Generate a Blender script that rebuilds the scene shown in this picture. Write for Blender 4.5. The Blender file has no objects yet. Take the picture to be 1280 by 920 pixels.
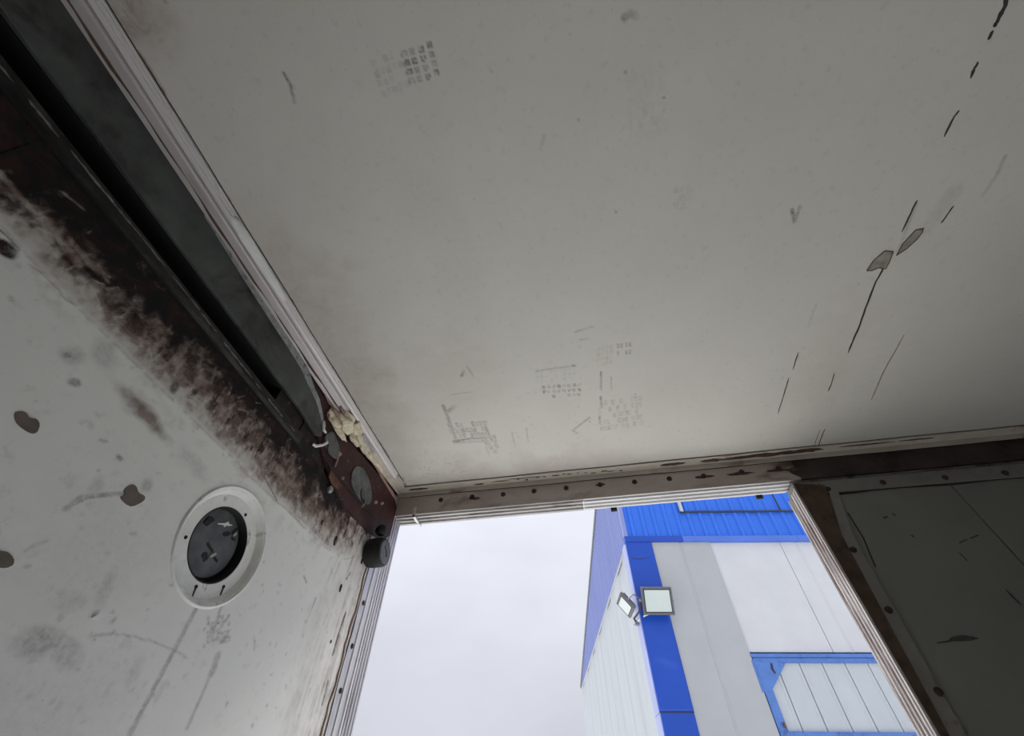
import bpy, bmesh, math, random
import numpy as np
from mathutils import Matrix, Vector

rng = np.random.default_rng(7)
random.seed(7)
scene = bpy.context.scene
col = scene.collection

# ------------------------------------------------------------------ camera
cam_data = bpy.data.cameras.new('camera')
cam_data.sensor_fit = 'HORIZONTAL'
cam_data.sensor_width = 36.0
cam_data.lens = 514.1400 / 1280.0 * 36.0
cam_data.clip_start = 0.02
cam_data.clip_end = 400
cam = bpy.data.objects.new('camera', cam_data)
col.objects.link(cam)
_m = [[0.983261, 0.130757, 0.126886], [0.181892, -0.74502, -0.641763], [0.010618, 0.6541, -0.756333]]
cam.matrix_world = Matrix([[*_m[0], 0.0], [*_m[1], 0.0], [*_m[2], 1.5], [0, 0, 0, 1]])
scene.camera = cam

# ------------------------------------------------------------------ exposure
vs = scene.view_settings
vs.view_transform = 'Standard'
vs.look = 'None'
vs.gamma = 1.0
vs.use_curve_mapping = False
vs.exposure = 0.0
cy = scene.cycles
cy.max_bounces = 14
cy.diffuse_bounces = 10
cy.glossy_bounces = 4
cy.sample_clamp_indirect = 6.0

# ------------------------------------------------------------------ overcast sky
SKY = 1.22
world = bpy.data.worlds.new('overcast_sky')
scene.world = world
world.use_nodes = True
nt = world.node_tree
nt.nodes.clear()
def wn(t, **k):
    n = nt.nodes.new(t)
    for a, b in k.items():
        setattr(n, a, b)
    return n
tc = wn('ShaderNodeTexCoord')
sep = wn('ShaderNodeSeparateXYZ')
nt.links.new(tc.outputs['Generated'], sep.inputs[0])
grad = wn('ShaderNodeMapRange')           # overcast sky, brighter towards the zenith
grad.inputs['From Min'].default_value = 0.0
grad.inputs['From Max'].default_value = 1.0
grad.inputs['To Min'].default_value = 0.50
grad.inputs['To Max'].default_value = 1.0
nt.links.new(sep.outputs['Z'], grad.inputs['Value'])
cl = wn('ShaderNodeTexNoise')
cl.inputs['Scale'].default_value = 2.6
cl.inputs['Detail'].default_value = 4.0
mp = wn('ShaderNodeMapping')
mp.inputs['Scale'].default_value = (1.0, 1.0, 2.2)
nt.links.new(tc.outputs['Generated'], mp.inputs[0])
nt.links.new(mp.outputs[0], cl.inputs['Vector'])
cr = wn('ShaderNodeMapRange')
cr.inputs['From Min'].default_value = 0.3
cr.inputs['From Max'].default_value = 0.7
cr.inputs['To Min'].default_value = 0.93
cr.inputs['To Max'].default_value = 1.06
nt.links.new(cl.outputs['Fac'], cr.inputs['Value'])
mul = wn('ShaderNodeMath', operation='MULTIPLY')
nt.links.new(grad.outputs[0], mul.inputs[0])
nt.links.new(cr.outputs[0], mul.inputs[1])
mul2 = wn('ShaderNodeMath', operation='MULTIPLY')
nt.links.new(mul.outputs[0], mul2.inputs[0])
mul2.inputs[1].default_value = SKY
bg = wn('ShaderNodeBackground')
bg.inputs['Color'].default_value = (0.955, 0.985, 1.095, 1)
nt.links.new(mul2.outputs[0], bg.inputs['Strength'])
wo = wn('ShaderNodeOutputWorld')
nt.links.new(bg.outputs[0], wo.inputs['Surface'])

# the veiled sun behind the cloud, high over the building
sun = bpy.data.lights.new('veiled_sun', 'SUN')
sun.energy = 9.5
sun.angle = math.radians(45)
sun.color = (1.0, 0.985, 0.96)
so = bpy.data.objects.new('veiled_sun', sun)
so.rotation_euler = (math.radians(-24), 0, math.radians(-8))
col.objects.link(so)

# ------------------------------------------------------------------ materials
def new_mat(name):
    m = bpy.data.materials.new(name)
    m.use_nodes = True
    n = m.node_tree
    n.nodes.clear()
    out = n.nodes.new('ShaderNodeOutputMaterial')
    b = n.nodes.new('ShaderNodeBsdfPrincipled')
    n.links.new(b.outputs[0], out.inputs[0])
    return m, n, b

def node(n, t, **k):
    x = n.nodes.new(t)
    for a, b in k.items():
        setattr(x, a, b)
    return x

def noise(n, vec, scale, detail=5.0, rough=0.6, dist=0.0):
    x = n.nodes.new('ShaderNodeTexNoise')
    x.inputs['Scale'].default_value = scale
    x.inputs['Detail'].default_value = detail
    x.inputs['Roughness'].default_value = rough
    x.inputs['Distortion'].default_value = dist
    n.links.new(vec, x.inputs['Vector'])
    return x.outputs['Fac']

def mrange(n, v, a, b, c, d, smooth=False):
    x = n.nodes.new('ShaderNodeMapRange')
    if smooth:
        x.interpolation_type = 'SMOOTHSTEP'
    for i, q in zip(('From Min', 'From Max', 'To Min', 'To Max'), (a, b, c, d)):
        x.inputs[i].default_value = q
    n.links.new(v, x.inputs['Value'])
    return x.outputs[0]

def math_(n, op, a, b):
    x = n.nodes.new('ShaderNodeMath')
    x.operation = op
    for i, q in enumerate((a, b)):
        if isinstance(q, (int, float)):
            x.inputs[i].default_value = q
        else:
            n.links.new(q, x.inputs[i])
    return x.outputs[0]

def mix(n, f, a, b):
    x = n.nodes.new('ShaderNodeMix')
    x.data_type = 'RGBA'
    if isinstance(f, (int, float)):
        x.inputs[0].default_value = f
    else:
        n.links.new(f, x.inputs[0])
    for i, q in ((6, a), (7, b)):
        if isinstance(q, tuple):
            x.inputs[i].default_value = (*q, 1) if len(q) == 3 else q
        else:
            n.links.new(q, x.inputs[i])
    return x.outputs[2]

def objvec(n, scale=None):
    t = n.nodes.new('ShaderNodeTexCoord')
    if scale is None:
        return t.outputs['Object']
    m = n.nodes.new('ShaderNodeMapping')
    m.inputs['Scale'].default_value = scale
    n.links.new(t.outputs['Object'], m.inputs[0])
    return m.outputs[0]

def bump(n, b, h, strength=0.2, dist=0.002):
    x = n.nodes.new('ShaderNodeBump')
    x.inputs['Strength'].default_value = strength
    x.inputs['Distance'].default_value = dist
    n.links.new(h, x.inputs['Height'])
    n.links.new(x.outputs[0], b.inputs['Normal'])

def simple(name, c, rough=0.6, metal=0.0, var=0.12, scale=18.0, dirt=None, dirt_amt=0.0, dscale=9.0, stretch=None, bmp=0.1, spec=0.4):
    m, n, b = new_mat(name)
    v = objvec(n, stretch)
    f = noise(n, v, scale)
    lo = tuple(max(0, q * (1 - var)) for q in c)
    hi = tuple(min(1, q * (1 + var)) for q in c)
    cc = mix(n, mrange(n, f, 0.3, 0.7, 0, 1), lo, hi)
    if dirt:
        g = noise(n, v, dscale, 7.0, 0.65, 0.4)
        cc = mix(n, mrange(n, g, 0.62 - 0.3 * dirt_amt, 0.72, 0, 1, True), cc, dirt)
    n.links.new(cc, b.inputs['Base Color'])
    b.inputs['Roughness'].default_value = rough
    b.inputs['Metallic'].default_value = metal
    b.inputs['Specular IOR Level'].default_value = spec
    if bmp:
        bump(n, b, f, bmp)
    return m

def painted(name, c, tint, rough, streak=False, fine=1.0):
    """painted sheet that carries the grime drawn in the 'dirt' attribute (R grime, G rust brown, B rubber marks)"""
    m, n, b = new_mat(name)
    v = objvec(n)
    f1 = noise(n, v, 3.2, 4.0)
    f2 = noise(n, v, 60.0, 5.0)
    f3 = noise(n, v, 190.0, 3.0)
    base = mix(n, mrange(n, f1, 0.3, 0.7, 0, 1), c, tint)
    base = mix(n, mrange(n, f2, 0.56, 0.74, 0, 0.16 * fine, True), base, (0.30, 0.27, 0.24))
    base = mix(n, mrange(n, f3, 0.66, 0.74, 0, 0.30 * fine, True), base, (0.22, 0.20, 0.18))
    at = n.nodes.new('ShaderNodeAttribute')
    at.attribute_name = 'dirt'
    sp = n.nodes.new('ShaderNodeSeparateColor')
    n.links.new(at.outputs['Color'], sp.inputs[0])
    g1 = mrange(n, noise(n, v, 34.0, 7.0, 0.7, 0.6), 0.3, 0.7, 0.55, 1.25)
    g2 = mrange(n, noise(n, v, 120.0, 6.0, 0.7, 0.3), 0.32, 0.68, 0.35, 1.3)
    bl = math_(n, 'MULTIPLY', sp.outputs[2], g2)
    base = mix(n, mrange(n, bl, 0, 1, 0, 1), base, (0.075, 0.072, 0.070))
    br = math_(n, 'MULTIPLY', sp.outputs[1], g1)
    brc = mix(n, mrange(n, noise(n, v, 45.0, 6.0, 0.7, 0.8), 0.4, 0.62, 0, 1), (0.23, 0.175, 0.15), (0.10, 0.062, 0.052))
    brc = mix(n, mrange(n, br, 0.30, 0.95, 0, 1), (0.44, 0.385, 0.35), brc)
    base = mix(n, mrange(n, br, 0, 0.62, 0, 1), base, brc)
    bk = math_(n, 'MULTIPLY', sp.outputs[0], g1)
    bkc = mix(n, mrange(n, noise(n, v, 26.0, 6.0, 0.65, 0.8), 0.45, 0.66, 0, 1), (0.010, 0.009, 0.009), (0.035, 0.016, 0.014))
    base = mix(n, mrange(n, bk, 0.02, 0.8, 0, 1, True), base, bkc)
    n.links.new(base, b.inputs['Base Color'])
    b.inputs['Roughness'].default_value = rough
    b.inputs['Specular IOR Level'].default_value = 0.22
    bump(n, b, f2, 0.12, 0.0015)
    return m

M = {}
M['ceiling'] = painted('ceiling_paint', (0.62, 0.612, 0.575), (0.575, 0.565, 0.53), 0.55)
M['wall'] = painted('wall_paint', (0.88, 0.89, 0.86), (0.82, 0.835, 0.80), 0.72)
M['plain_wall'] = simple('plain_wall_paint', (0.48, 0.48, 0.455), 0.6, var=0.06, scale=4, dirt=(0.2, 0.17, 0.14), dirt_amt=0.2)
M['dark_wall'] = simple('dark_wall_lining', (0.16, 0.155, 0.15), 0.7, var=0.1, scale=5)
M['floor'] = simple('floor_plate', (0.57, 0.57, 0.55), 0.55, var=0.12, scale=8)
M['alu'] = simple('aluminium', (0.52, 0.485, 0.49), 0.42, 0.25, 0.10, 30, (0.17, 0.13, 0.125), 0.35, 14, (1, 0.12, 1), 0.08)
M['alu_rib'] = simple('rib_aluminium', (0.78, 0.76, 0.765), 0.36, 0.2, 0.08, 30, (0.30, 0.26, 0.26), 0.25, 14, (1, 0.12, 1), 0.08)
M['alu_soffit'] = simple('soffit_aluminium', (0.46, 0.45, 0.45), 0.42, 0.25, 0.15, 20, (0.20, 0.19, 0.185), 0.3, 10, (0.2, 1, 1), 0.15)
M['alu_clean'] = simple('bright_aluminium', (0.70, 0.70, 0.71), 0.38, 0.3, 0.08, 30, (0.22, 0.20, 0.20), 0.12, 12, (0.15, 1, 1), 0.08)
M['alu_post'] = simple('post_aluminium', (0.60, 0.59, 0.62), 0.36, 0.35, 0.10, 30, (0.20, 0.17, 0.16), 0.25, 20, (1, 1, 0.1), 0.08)
M['alu_worn'] = simple('worn_aluminium', (0.66, 0.62, 0.62), 0.55, 0.1, 0.30, 120, (0.20, 0.14, 0.125), 0.8, 55, (1, 1, 0.10), 0.3)
M['sealant'] = simple('white_sealant', (0.80, 0.82, 0.80), 0.5, var=0.04)
M['steel_grey'] = simple('grey_steel', (0.088, 0.098, 0.096), 0.5, 0.2, 0.35, 12, (0.02, 0.02, 0.02), 0.55, 6, None, 0.05)
M['galvanised'] = simple('galvanised_edge', (0.36, 0.385, 0.39), 0.5, 0.3, 0.3, 70, (0.06, 0.06, 0.06), 0.3, 60)
M['slot'] = simple('slot_black', (0.012, 0.011, 0.011), 0.9, var=0.2)
M['lip_bare'] = simple('bare_lip_metal', (0.20, 0.195, 0.195), 0.45, 0.3, 0.6, 60, (0.03, 0.03, 0.03), 0.4, 60)
M['grime'] = simple('brown_grime', (0.022, 0.016, 0.014), 0.75, 0, 0.5, 40, (0.11, 0.085, 0.07), 0.15, 50)
M['lip'] = simple('worn_lip', (0.050, 0.047, 0.047), 0.45, 0.4, 0.9, 40, (0.010, 0.009, 0.009), 1.1, 24, (1, 0.4, 1))
M['primer'] = simple('red_primer', (0.042, 0.012, 0.012), 0.62, 0, 0.4, 26, (0.14, 0.075, 0.06), 0.10, 40)
M['primer_edge'] = simple('chipped_primer', (0.40, 0.27, 0.24), 0.7, 0, 0.3, 60)
M['rust'] = simple('rust_brown', (0.13, 0.065, 0.04), 0.8, 0, 0.5, 40, (0.03, 0.015, 0.01), 0.4, 30)
M['grey_patch'] = simple('grey_patch', (0.125, 0.13, 0.13), 0.5, 0.1, 0.45, 40)
M['header'] = simple('header_brown', (0.50, 0.43, 0.40), 0.62, 0, 0.16, 14, (0.12, 0.085, 0.07), 0.32, 7, (0.35, 1, 1))
M['dark_head'] = simple('dark_red_head', (0.058, 0.042, 0.038), 0.7, 0, 0.4, 16, (0.02, 0.014, 0.013), 0.4, 9)
M['flange'] = simple('header_flange_paint', (0.58, 0.53, 0.47), 0.6, 0, 0.10, 20, (0.30, 0.17, 0.12), 0.14, 16, (0.4, 1, 1))
M['flake'] = simple('flaked_primer', (0.085, 0.045, 0.042), 0.7, 0, 0.4, 50, (0.20, 0.15, 0.13), 0.2, 50)
M['bolt'] = simple('rusty_bolt', (0.045, 0.030, 0.026), 0.7, 0.2, 0.4, 90)
M['bolt_steel'] = simple('zinc_bolt', (0.36, 0.37, 0.38), 0.4, 0.6, 0.2, 60)
M['hole'] = simple('hole_dark', (0.02, 0.017, 0.016), 0.9, 0, 0.3, 50)
M['crack'] = simple('crack_dark', (0.045, 0.043, 0.04), 0.85, 0, 0.4, 120)
M['crack_brown'] = simple('crack_brown', (0.24, 0.215, 0.18), 0.85, 0, 0.3, 120)
M['chip'] = simple('bare_chip', (0.16, 0.135, 0.115), 0.8, 0, 0.25, 70)
M['chip_ceil'] = simple('bare_chip_ceiling', (0.27, 0.255, 0.22), 0.8, 0, 0.3, 70, (0.09, 0.08, 0.07), 0.4, 50)
M['joint'] = simple('joint_dark', (0.035, 0.030, 0.028), 0.8)
M['ring'] = simple('flange_white', (0.84, 0.845, 0.82), 0.5, 0, 0.08, 30, (0.32, 0.30, 0.27), 0.12, 30)
M['rubber'] = simple('black_rubber', (0.011, 0.011, 0.012), 0.6, 0, 0.3, 40)
M['rubber_grey'] = simple('dusty_rubber', (0.115, 0.122, 0.130), 0.65, 0, 0.35, 26)
M['beige'] = simple('beige_tip', (0.46, 0.40, 0.33), 0.7)
M['white'] = simple('white_plastic', (0.80, 0.80, 0.78), 0.5, var=0.05)
M['foam'] = simple('yellow_foam', (0.74, 0.68, 0.53), 0.85, 0, 0.25, 60, (0.30, 0.24, 0.16), 0.2, 40, None, 0.5)
M['foam_skin'] = simple('foam_skin', (0.33, 0.23, 0.19), 0.8, 0, 0.3, 60)
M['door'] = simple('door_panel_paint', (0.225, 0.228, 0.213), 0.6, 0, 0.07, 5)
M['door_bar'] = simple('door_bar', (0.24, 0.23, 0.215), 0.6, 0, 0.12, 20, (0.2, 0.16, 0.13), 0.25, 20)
M['seal_brown'] = simple('brown_seal', (0.095, 0.062, 0.045), 0.85, 0, 0.4, 22, (0.03, 0.022, 0.018), 0.4, 18)
M['blue_front'] = simple('blue_sheet', (0.028, 0.150, 0.70), 0.42, 0, 0.05, 3)
M['blue_strip'] = simple('blue_flashing', (0.010, 0.065, 0.43), 0.36, 0, 0.06, 2)
M['return'] = simple('lilac_glare_return', (0.36, 0.41, 0.66), 0.35, 0, 0.08, 3)  # same blue flashing; sky glare on its side painted in as lilac
M['blue_band'] = simple('blue_band', (0.075, 0.17, 0.62), 0.42, 0, 0.10, 2)
M['blue_side_glare'] = simple('blue_side_sheet', (0.215, 0.26, 0.54), 0.38, 0, 0.12, 6, None, 0, 9, (1, 1, 0.05))  # blue made paler: the sky's reflection is painted into this colour
M['panel_grey'] = simple('grey_panel', (0.385, 0.405, 0.435), 0.5, 0, 0.04, 2)
M['panel_white'] = simple('white_panel', (0.555, 0.575, 0.615), 0.5, 0, 0.05, 2)
M['panel_side'] = simple('white_side_panel', (0.46, 0.495, 0.53), 0.5, 0, 0.06, 4, None, 0, 9, (1, 1, 0.1))
M['gate_white'] = simple('gate_board_white', (0.46, 0.505, 0.55), 0.5, 0, 0.04, 3)
M['gate_blue'] = simple('gate_frame_blue', (0.085, 0.19, 0.52), 0.5, 0, 0.14, 6, (0.035, 0.09, 0.30), 0.3, 5)
M['edge_grey'] = simple('grey_edge_trim', (0.16, 0.17, 0.17), 0.5)
M['cable'] = simple('black_cable', (0.03, 0.032, 0.045), 0.6)
M['lamp_body'] = simple('lamp_housing', (0.115, 0.12, 0.14), 0.45, 0.2, 0.1)
M['lamp_glass'] = simple('lamp_glass', (0.47, 0.54, 0.54), 0.12, 0, 0.03, 4, spec=0.5)
M['lamp_bezel'] = simple('lamp_bezel', (0.03, 0.032, 0.04), 0.4)
M['bracket'] = simple('zinc_bracket', (0.22, 0.23, 0.26), 0.45, 0.4)
M['ground'] = simple('concrete_yard', (0.52, 0.51, 0.49), 0.85, 0, 0.08, 0.8, (0.45, 0.44, 0.42), 0.3, 0.5)
M['roof'] = simple('roof_sheet', (0.18, 0.19, 0.20), 0.6)

# ------------------------------------------------------------------ mesh helpers
OFFSET = {}
def seat(o, parent):
    """parent o; meshes drawn in world metres are shifted to their thing's own base"""
    if parent is None:
        return o
    off = OFFSET.get(parent.name)
    if off is not None and o.type == 'MESH':
        o.data.transform(Matrix.Translation(-off))
        OFFSET[o.name] = off
    o.parent = parent
    return o

class MB:
    def __init__(self):
        self.v = []
        self.f = []
    def add(self, vs_, fs):
        o = len(self.v)
        self.v += [tuple(map(float, p)) for p in vs_]
        self.f += [tuple(i + o for i in q) for q in fs]
        return self
    def box(self, a, b):
        x0, y0, z0 = a
        x1, y1, z1 = b
        return self.add([(x0,y0,z0),(x1,y0,z0),(x1,y1,z0),(x0,y1,z0),(x0,y0,z1),(x1,y0,z1),(x1,y1,z1),(x0,y1,z1)],
                 [(0,3,2,1),(4,5,6,7),(0,1,5,4),(1,2,6,5),(2,3,7,6),(3,0,4,7)])
    def hull8(self, p):
        return self.add(p, [(0,3,2,1),(4,5,6,7),(0,1,5,4),(1,2,6,5),(2,3,7,6),(3,0,4,7)])
    def prism(self, base, vec):
        """closed polygon base (3-D points) swept by vec"""
        n = len(base)
        top = [tuple(p[i] + vec[i] for i in range(3)) for p in base]
        fs = [tuple(range(n))[::-1], tuple(range(n, 2 * n))]
        fs += [(i, (i + 1) % n, n + (i + 1) % n, n + i) for i in range(n)]
        return self.add(list(base) + top, fs)
    def tube(self, path, r, n=8):
        pts = [Vector(p) for p in path]
        rs = r if isinstance(r, (list, tuple)) else [r] * len(pts)
        rings = []
        for i, p in enumerate(pts):
            t = (pts[min(i + 1, len(pts) - 1)] - pts[max(i - 1, 0)]).normalized()
            a = t.orthogonal().normalized() if i == 0 else (a - t * a.dot(t)).normalized()
            b_ = t.cross(a)
            rings.append([p + (a * math.cos(2 * math.pi * k / n) + b_ * math.sin(2 * math.pi * k / n)) * rs[i] for k in range(n)])
        vs_ = [q for rg in rings for q in rg]
        fs = []
        for i in range(len(pts) - 1):
            for k in range(n):
                fs.append((i * n + k, i * n + (k + 1) % n, (i + 1) * n + (k + 1) % n, (i + 1) * n + k))
        fs.append(tuple(range(n))[::-1])
        fs.append(tuple((len(pts) - 1) * n + k for k in range(n)))
        return self.add(vs_, fs)
    def lathe(self, prof, c, axis='x', n=40, close=True):
        """prof = [(radius, offset along axis)]"""
        vs_ = []
        for r, h in prof:
            for k in range(n):
                a = 2 * math.pi * k / n
                u, w = r * math.cos(a), r * math.sin(a)
                vs_.append({'x': (c[0] + h, c[1] + u, c[2] + w), 'z': (c[0] + u, c[1] + w, c[2] + h), 'y': (c[0] + u, c[1] + h, c[2] + w)}[axis])
        fs = []
        m = len(prof)
        for i in range(m - 1):
            for k in range(n):
                fs.append((i * n + k, i * n + (k + 1) % n, (i + 1) * n + (k + 1) % n, (i + 1) * n + k))
        if close:
            fs.append(tuple(range(n))[::-1])
            fs.append(tuple((m - 1) * n + k for k in range(n)))
        return self.add(vs_, fs)
    def ribbon(self, pts, w, normal, t=0.0006):
        """thin solid strip that follows pts on a flat surface"""
        N = Vector(normal)
        P = [Vector(p) for p in pts]
        ws = w if isinstance(w, (list, tuple)) else [w] * len(P)
        L, R_ = [], []
        for i, p in enumerate(P):
            d = (P[min(i + 1, len(P) - 1)] - P[max(i - 1, 0)]).normalized()
            s = d.cross(N).normalized() * ws[i] * 0.5
            L.append(p + s)
            R_.append(p - s)
        return self.prism(L + R_[::-1], tuple(N * t))
    def build(self, name, mat, parent=None, smooth=False, bevel=0.0):
        me = bpy.data.meshes.new(name)
        me.from_pydata(self.v, [], self.f)
        bm = bmesh.new()
        bm.from_mesh(me)
        bmesh.ops.recalc_face_normals(bm, faces=bm.faces)
        bm.to_mesh(me)
        bm.free()
        if smooth:
            me.shade_smooth()
            me.set_sharp_from_angle(angle=math.radians(38))
        me.materials.append(M[mat] if isinstance(mat, str) else mat)
        o = bpy.data.objects.new(name, me)
        col.objects.link(o)
        seat(o, parent)
        if bevel:
            bv = o.modifiers.new('bevel', 'BEVEL')
            bv.width = bevel
            bv.segments = 2
            bv.limit_method = 'ANGLE'
        return o

def tag(o, label=None, cat=None, group=None, kind=None):
    if label: o['label'] = label
    if cat: o['category'] = cat
    if group: o['group'] = group
    if kind: o['kind'] = kind
    return o

def empty(name, loc, rz=0.0):
    o = bpy.data.objects.new(name, None)
    o.empty_display_size = 0.05
    o.location = loc
    o.rotation_euler = (0, 0, rz)
    col.objects.link(o)
    return o

def root(name, loc):
    o = empty(name, loc)
    OFFSET[o.name] = Vector(loc)
    return o

def box(name, a, b, mat, parent=None, bevel=0.0):
    return MB().box(a, b).build(name, mat, parent, bevel=bevel)

# grime canvas: a regular grid over a plane, three dirt channels
def fbm(na, nb, cells, octaves=4, seed=0):
    r = np.random.default_rng(seed)
    out = np.zeros((na, nb))
    amp, tot = 1.0, 0.0
    ca, cb = cells
    for _ in range(octaves):
        g = r.random((int(ca) + 2, int(cb) + 2))
        x = np.linspace(0, ca, na, endpoint=False)
        y = np.linspace(0, cb, nb, endpoint=False)
        xi, yi = x.astype(int), y.astype(int)
        fx, fy = x - xi, y - yi
        fx, fy = fx * fx * (3 - 2 * fx), fy * fy * (3 - 2 * fy)
        fx, fy = fx[:, None], fy[None, :]
        v = (g[np.ix_(xi, yi)] * (1 - fx) * (1 - fy) + g[np.ix_(xi + 1, yi)] * fx * (1 - fy)
             + g[np.ix_(xi, yi + 1)] * (1 - fx) * fy + g[np.ix_(xi + 1, yi + 1)] * fx * fy)
        out += v * amp
        tot += amp
        amp *= 0.55
        ca *= 2
        cb *= 2
    return out / tot

def sstep(x, a, b):
    t = np.clip((x - a) / (b - a), 0, 1)
    return t * t * (3 - 2 * t)

class Canvas:
    def __init__(self, A, B):
        self.A, self.B = np.asarray(A), np.asarray(B)
        self.a, self.b = np.meshgrid(self.A, self.B, indexing='ij')
        self.d = np.zeros(self.a.shape + (3,))
    def mx(self, ch, v):
        self.d[..., ch] = np.maximum(self.d[..., ch], v)
    def blob(self, c, r, ch, s, soft=1.0, ang=0.0, ragged=0.0, seed=0):
        ra, rb = r if isinstance(r, tuple) else (r, r)
        da, db = self.a - c[0], self.b - c[1]
        ca, sa = math.cos(ang), math.sin(ang)
        u, w = (da * ca + db * sa) / ra, (-da * sa + db * ca) / rb
        q = np.sqrt(u * u + w * w)
        if ragged:
            q = q + ragged * (fbm(*q.shape, (40, 40), 4, seed) - 0.5) * 2
        self.mx(ch, s * (1 - sstep(q, 1 - soft * 0.8, 1 + soft * 0.2)))
    def stroke(self, pts, w, ch, s, soft=0.6, fade=None):
        best = np.full(self.a.shape, 1e9)
        tt = np.zeros(self.a.shape)
        n = len(pts) - 1
        for i in range(n):
            p, q = np.array(pts[i]), np.array(pts[i + 1])
            d = q - p
            L = max(1e-9, (d * d).sum())
            t = np.clip(((self.a - p[0]) * d[0] + (self.b - p[1]) * d[1]) / L, 0, 1)
            dist = np.hypot(self.a - p[0] - t * d[0], self.b - p[1] - t * d[1])
            m = dist < best
            best = np.where(m, dist, best)
            tt = np.where(m, (i + t) / n, tt)
        v = s * (1 - sstep(best, w * 0.5 * (1 - soft), w * 0.5 * (1 + soft)))
        if fade:
            v = v * (fade[0] + (fade[1] - fade[0]) * tt)
        self.mx(ch, v)
    def quadgrid(self, tl, tr, br, bl, nx, ny, ch, s, fill=0.6, hollow=0.4, seed=0, drop=0.15):
        """a printed block of small squares"""
        r = np.random.default_rng(seed)
        tl, tr, br, bl = map(np.array, (tl, tr, br, bl))
        # inverse bilinear by an affine approximation
        ex = ((tr - tl) + (br - bl)) / 2
        ey = ((bl - tl) + (br - tr)) / 2
        Mi = np.linalg.inv(np.array([ex, ey]).T)
        c = (tl + tr + br + bl) / 4
        da, db = self.a - c[0], self.b - c[1]
        u = (Mi[0, 0] * da + Mi[0, 1] * db + 0.5) * (nx - 1)
        w = (Mi[1, 0] * da + Mi[1, 1] * db + 0.5) * (ny - 1)
        iu, iw = np.rint(u).astype(int), np.rint(w).astype(int)
        ok = (iu >= 0) & (iu < nx) & (iw >= 0) & (iw < ny)
        S = r.uniform(0.45, 1.0, (nx, ny)) * (r.random((nx, ny)) > drop)
        Hh = r.uniform(0.3, 1.0, (nx, ny))
        iu, iw = np.clip(iu, 0, nx - 1), np.clip(iw, 0, ny - 1)
        e = np.maximum(np.abs(u - iu), np.abs(w - iw))
        v = (e < fill * 0.5) * S[iu, iw] * np.where(e < fill * 0.28, Hh[iu, iw], 1.0)
        self.mx(ch, np.where(ok, v * s, 0))
    def speckle(self, c, r, ch, s, n, size, seed=0):
        q = np.random.default_rng(seed)
        for _ in range(n):
            p = (c[0] + q.normal(0, r[0]), c[1] + q.normal(0, r[1]))
            self.blob(p, (size * q.uniform(.5, 1.6), size * q.uniform(.4, 1.0)), ch, s * q.uniform(.4, 1), 0.7, q.uniform(0, 3.1))

def grid_mesh(name, A, B, fn, mat, dirt, drop=None, flip=False):
    """grid over coordinate arrays A x B, fn(a, b) gives the points"""
    na, nb = len(A), len(B)
    a, b = np.meshgrid(A, B, indexing='ij')
    co = fn(a, b).reshape(-1, 3)
    i, j = np.meshgrid(np.arange(na - 1), np.arange(nb - 1), indexing='ij')
    q = np.stack([i * nb + j, (i + 1) * nb + j, (i + 1) * nb + j + 1, i * nb + j + 1], -1).reshape(-1, 4)
    if drop is not None:
        mid = co[q].mean(1)
        q = q[~drop(mid)]
    if flip:
        q = q[:, ::-1]
    me = bpy.data.meshes.new(name)
    me.vertices.add(len(co))
    me.vertices.foreach_set('co', co.ravel().astype(np.float32))
    nf = len(q)
    me.loops.add(nf * 4)
    me.loops.foreach_set('vertex_index', q.ravel().astype(np.int32))
    me.polygons.add(nf)
    me.polygons.foreach_set('loop_start', (np.arange(nf) * 4).astype(np.int32))
    me.update(calc_edges=True)
    at = me.color_attributes.new('dirt', 'FLOAT_COLOR', 'POINT')
    rgba = np.concatenate([dirt.reshape(-1, 3), np.ones((len(co), 1))], 1)
    at.data.foreach_set('color', rgba.ravel().astype(np.float32))
    me.materials.append(M[mat])
    o = bpy.data.objects.new(name, me)
    col.objects.link(o)
    return o

CZ = 2.32        # ceiling height
WX = -0.642      # left wall
OY = 1.209       # inside face of the door frame
SZ = 2.231       # underside of the door head
def cpt(p, d=0.0): return (p[0], p[1], CZ - d)
def wpt(p, d=0.0): return (WX + d, p[0], p[1])
def opt(p, d=0.0): return (p[0], OY - d, p[1])

# ================================================================== THE SETTING
# ---- ceiling
cA = np.concatenate([[-0.66], np.arange(-0.62, 1.40, 0.003), [1.6, 1.80]])
cB = np.concatenate([[-4.5, -2.0, -0.6], np.arange(-0.20, OY - 0.001, 0.003), [OY]])
cv = Canvas(cA, cB)
rag = fbm(*cv.a.shape, (26, 18), 5, 3)
# brown smudges beside the edge trim and the head
cv.mx(1, 0.34 * (1 - sstep((cv.a + 0.615) / 0.20 + (rag - 0.5) * 1.5, 0.05, 1.0)) * sstep(cv.b, 0.10, 0.35) * (1 - 0.4 * sstep(cv.b, 0.75, 1.0)))
cv.mx(1, 0.30 * (1 - sstep((OY - cv.b) / 0.22 + (rag - 0.5) * 1.6, 0.05, 1.0)) * (1 - sstep(cv.a, -0.1, 0.4)))
cv.blob((-0.5782, -0.1045), (0.07, 0.06), 1, 0.5, 1.0, 0, 0.4, 5)
cv.speckle((-0.5796, -0.1029), (0.03, 0.04), 2, 0.6, 14, 0.006, 4)
cv.mx(1, 0.75 * (1 - sstep(np.abs(cv.a + 0.607) / 0.012, 0.3, 1.0)) * sstep(rag, 0.45, 0.62))
cv.blob((-0.5271, 0.4723), (0.10, 0.22), 1, 0.22, 1.0, 0, 0.5, 8)
cv.blob((-0.3121, 0.6940), (0.16, 0.16), 1, 0.13, 1.0, 0, 0.5, 9)
cv.blob((0.6784, 0.8531), (0.12, 0.30), 1, 0.12, 1.0, 0, 0.5, 10)
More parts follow.
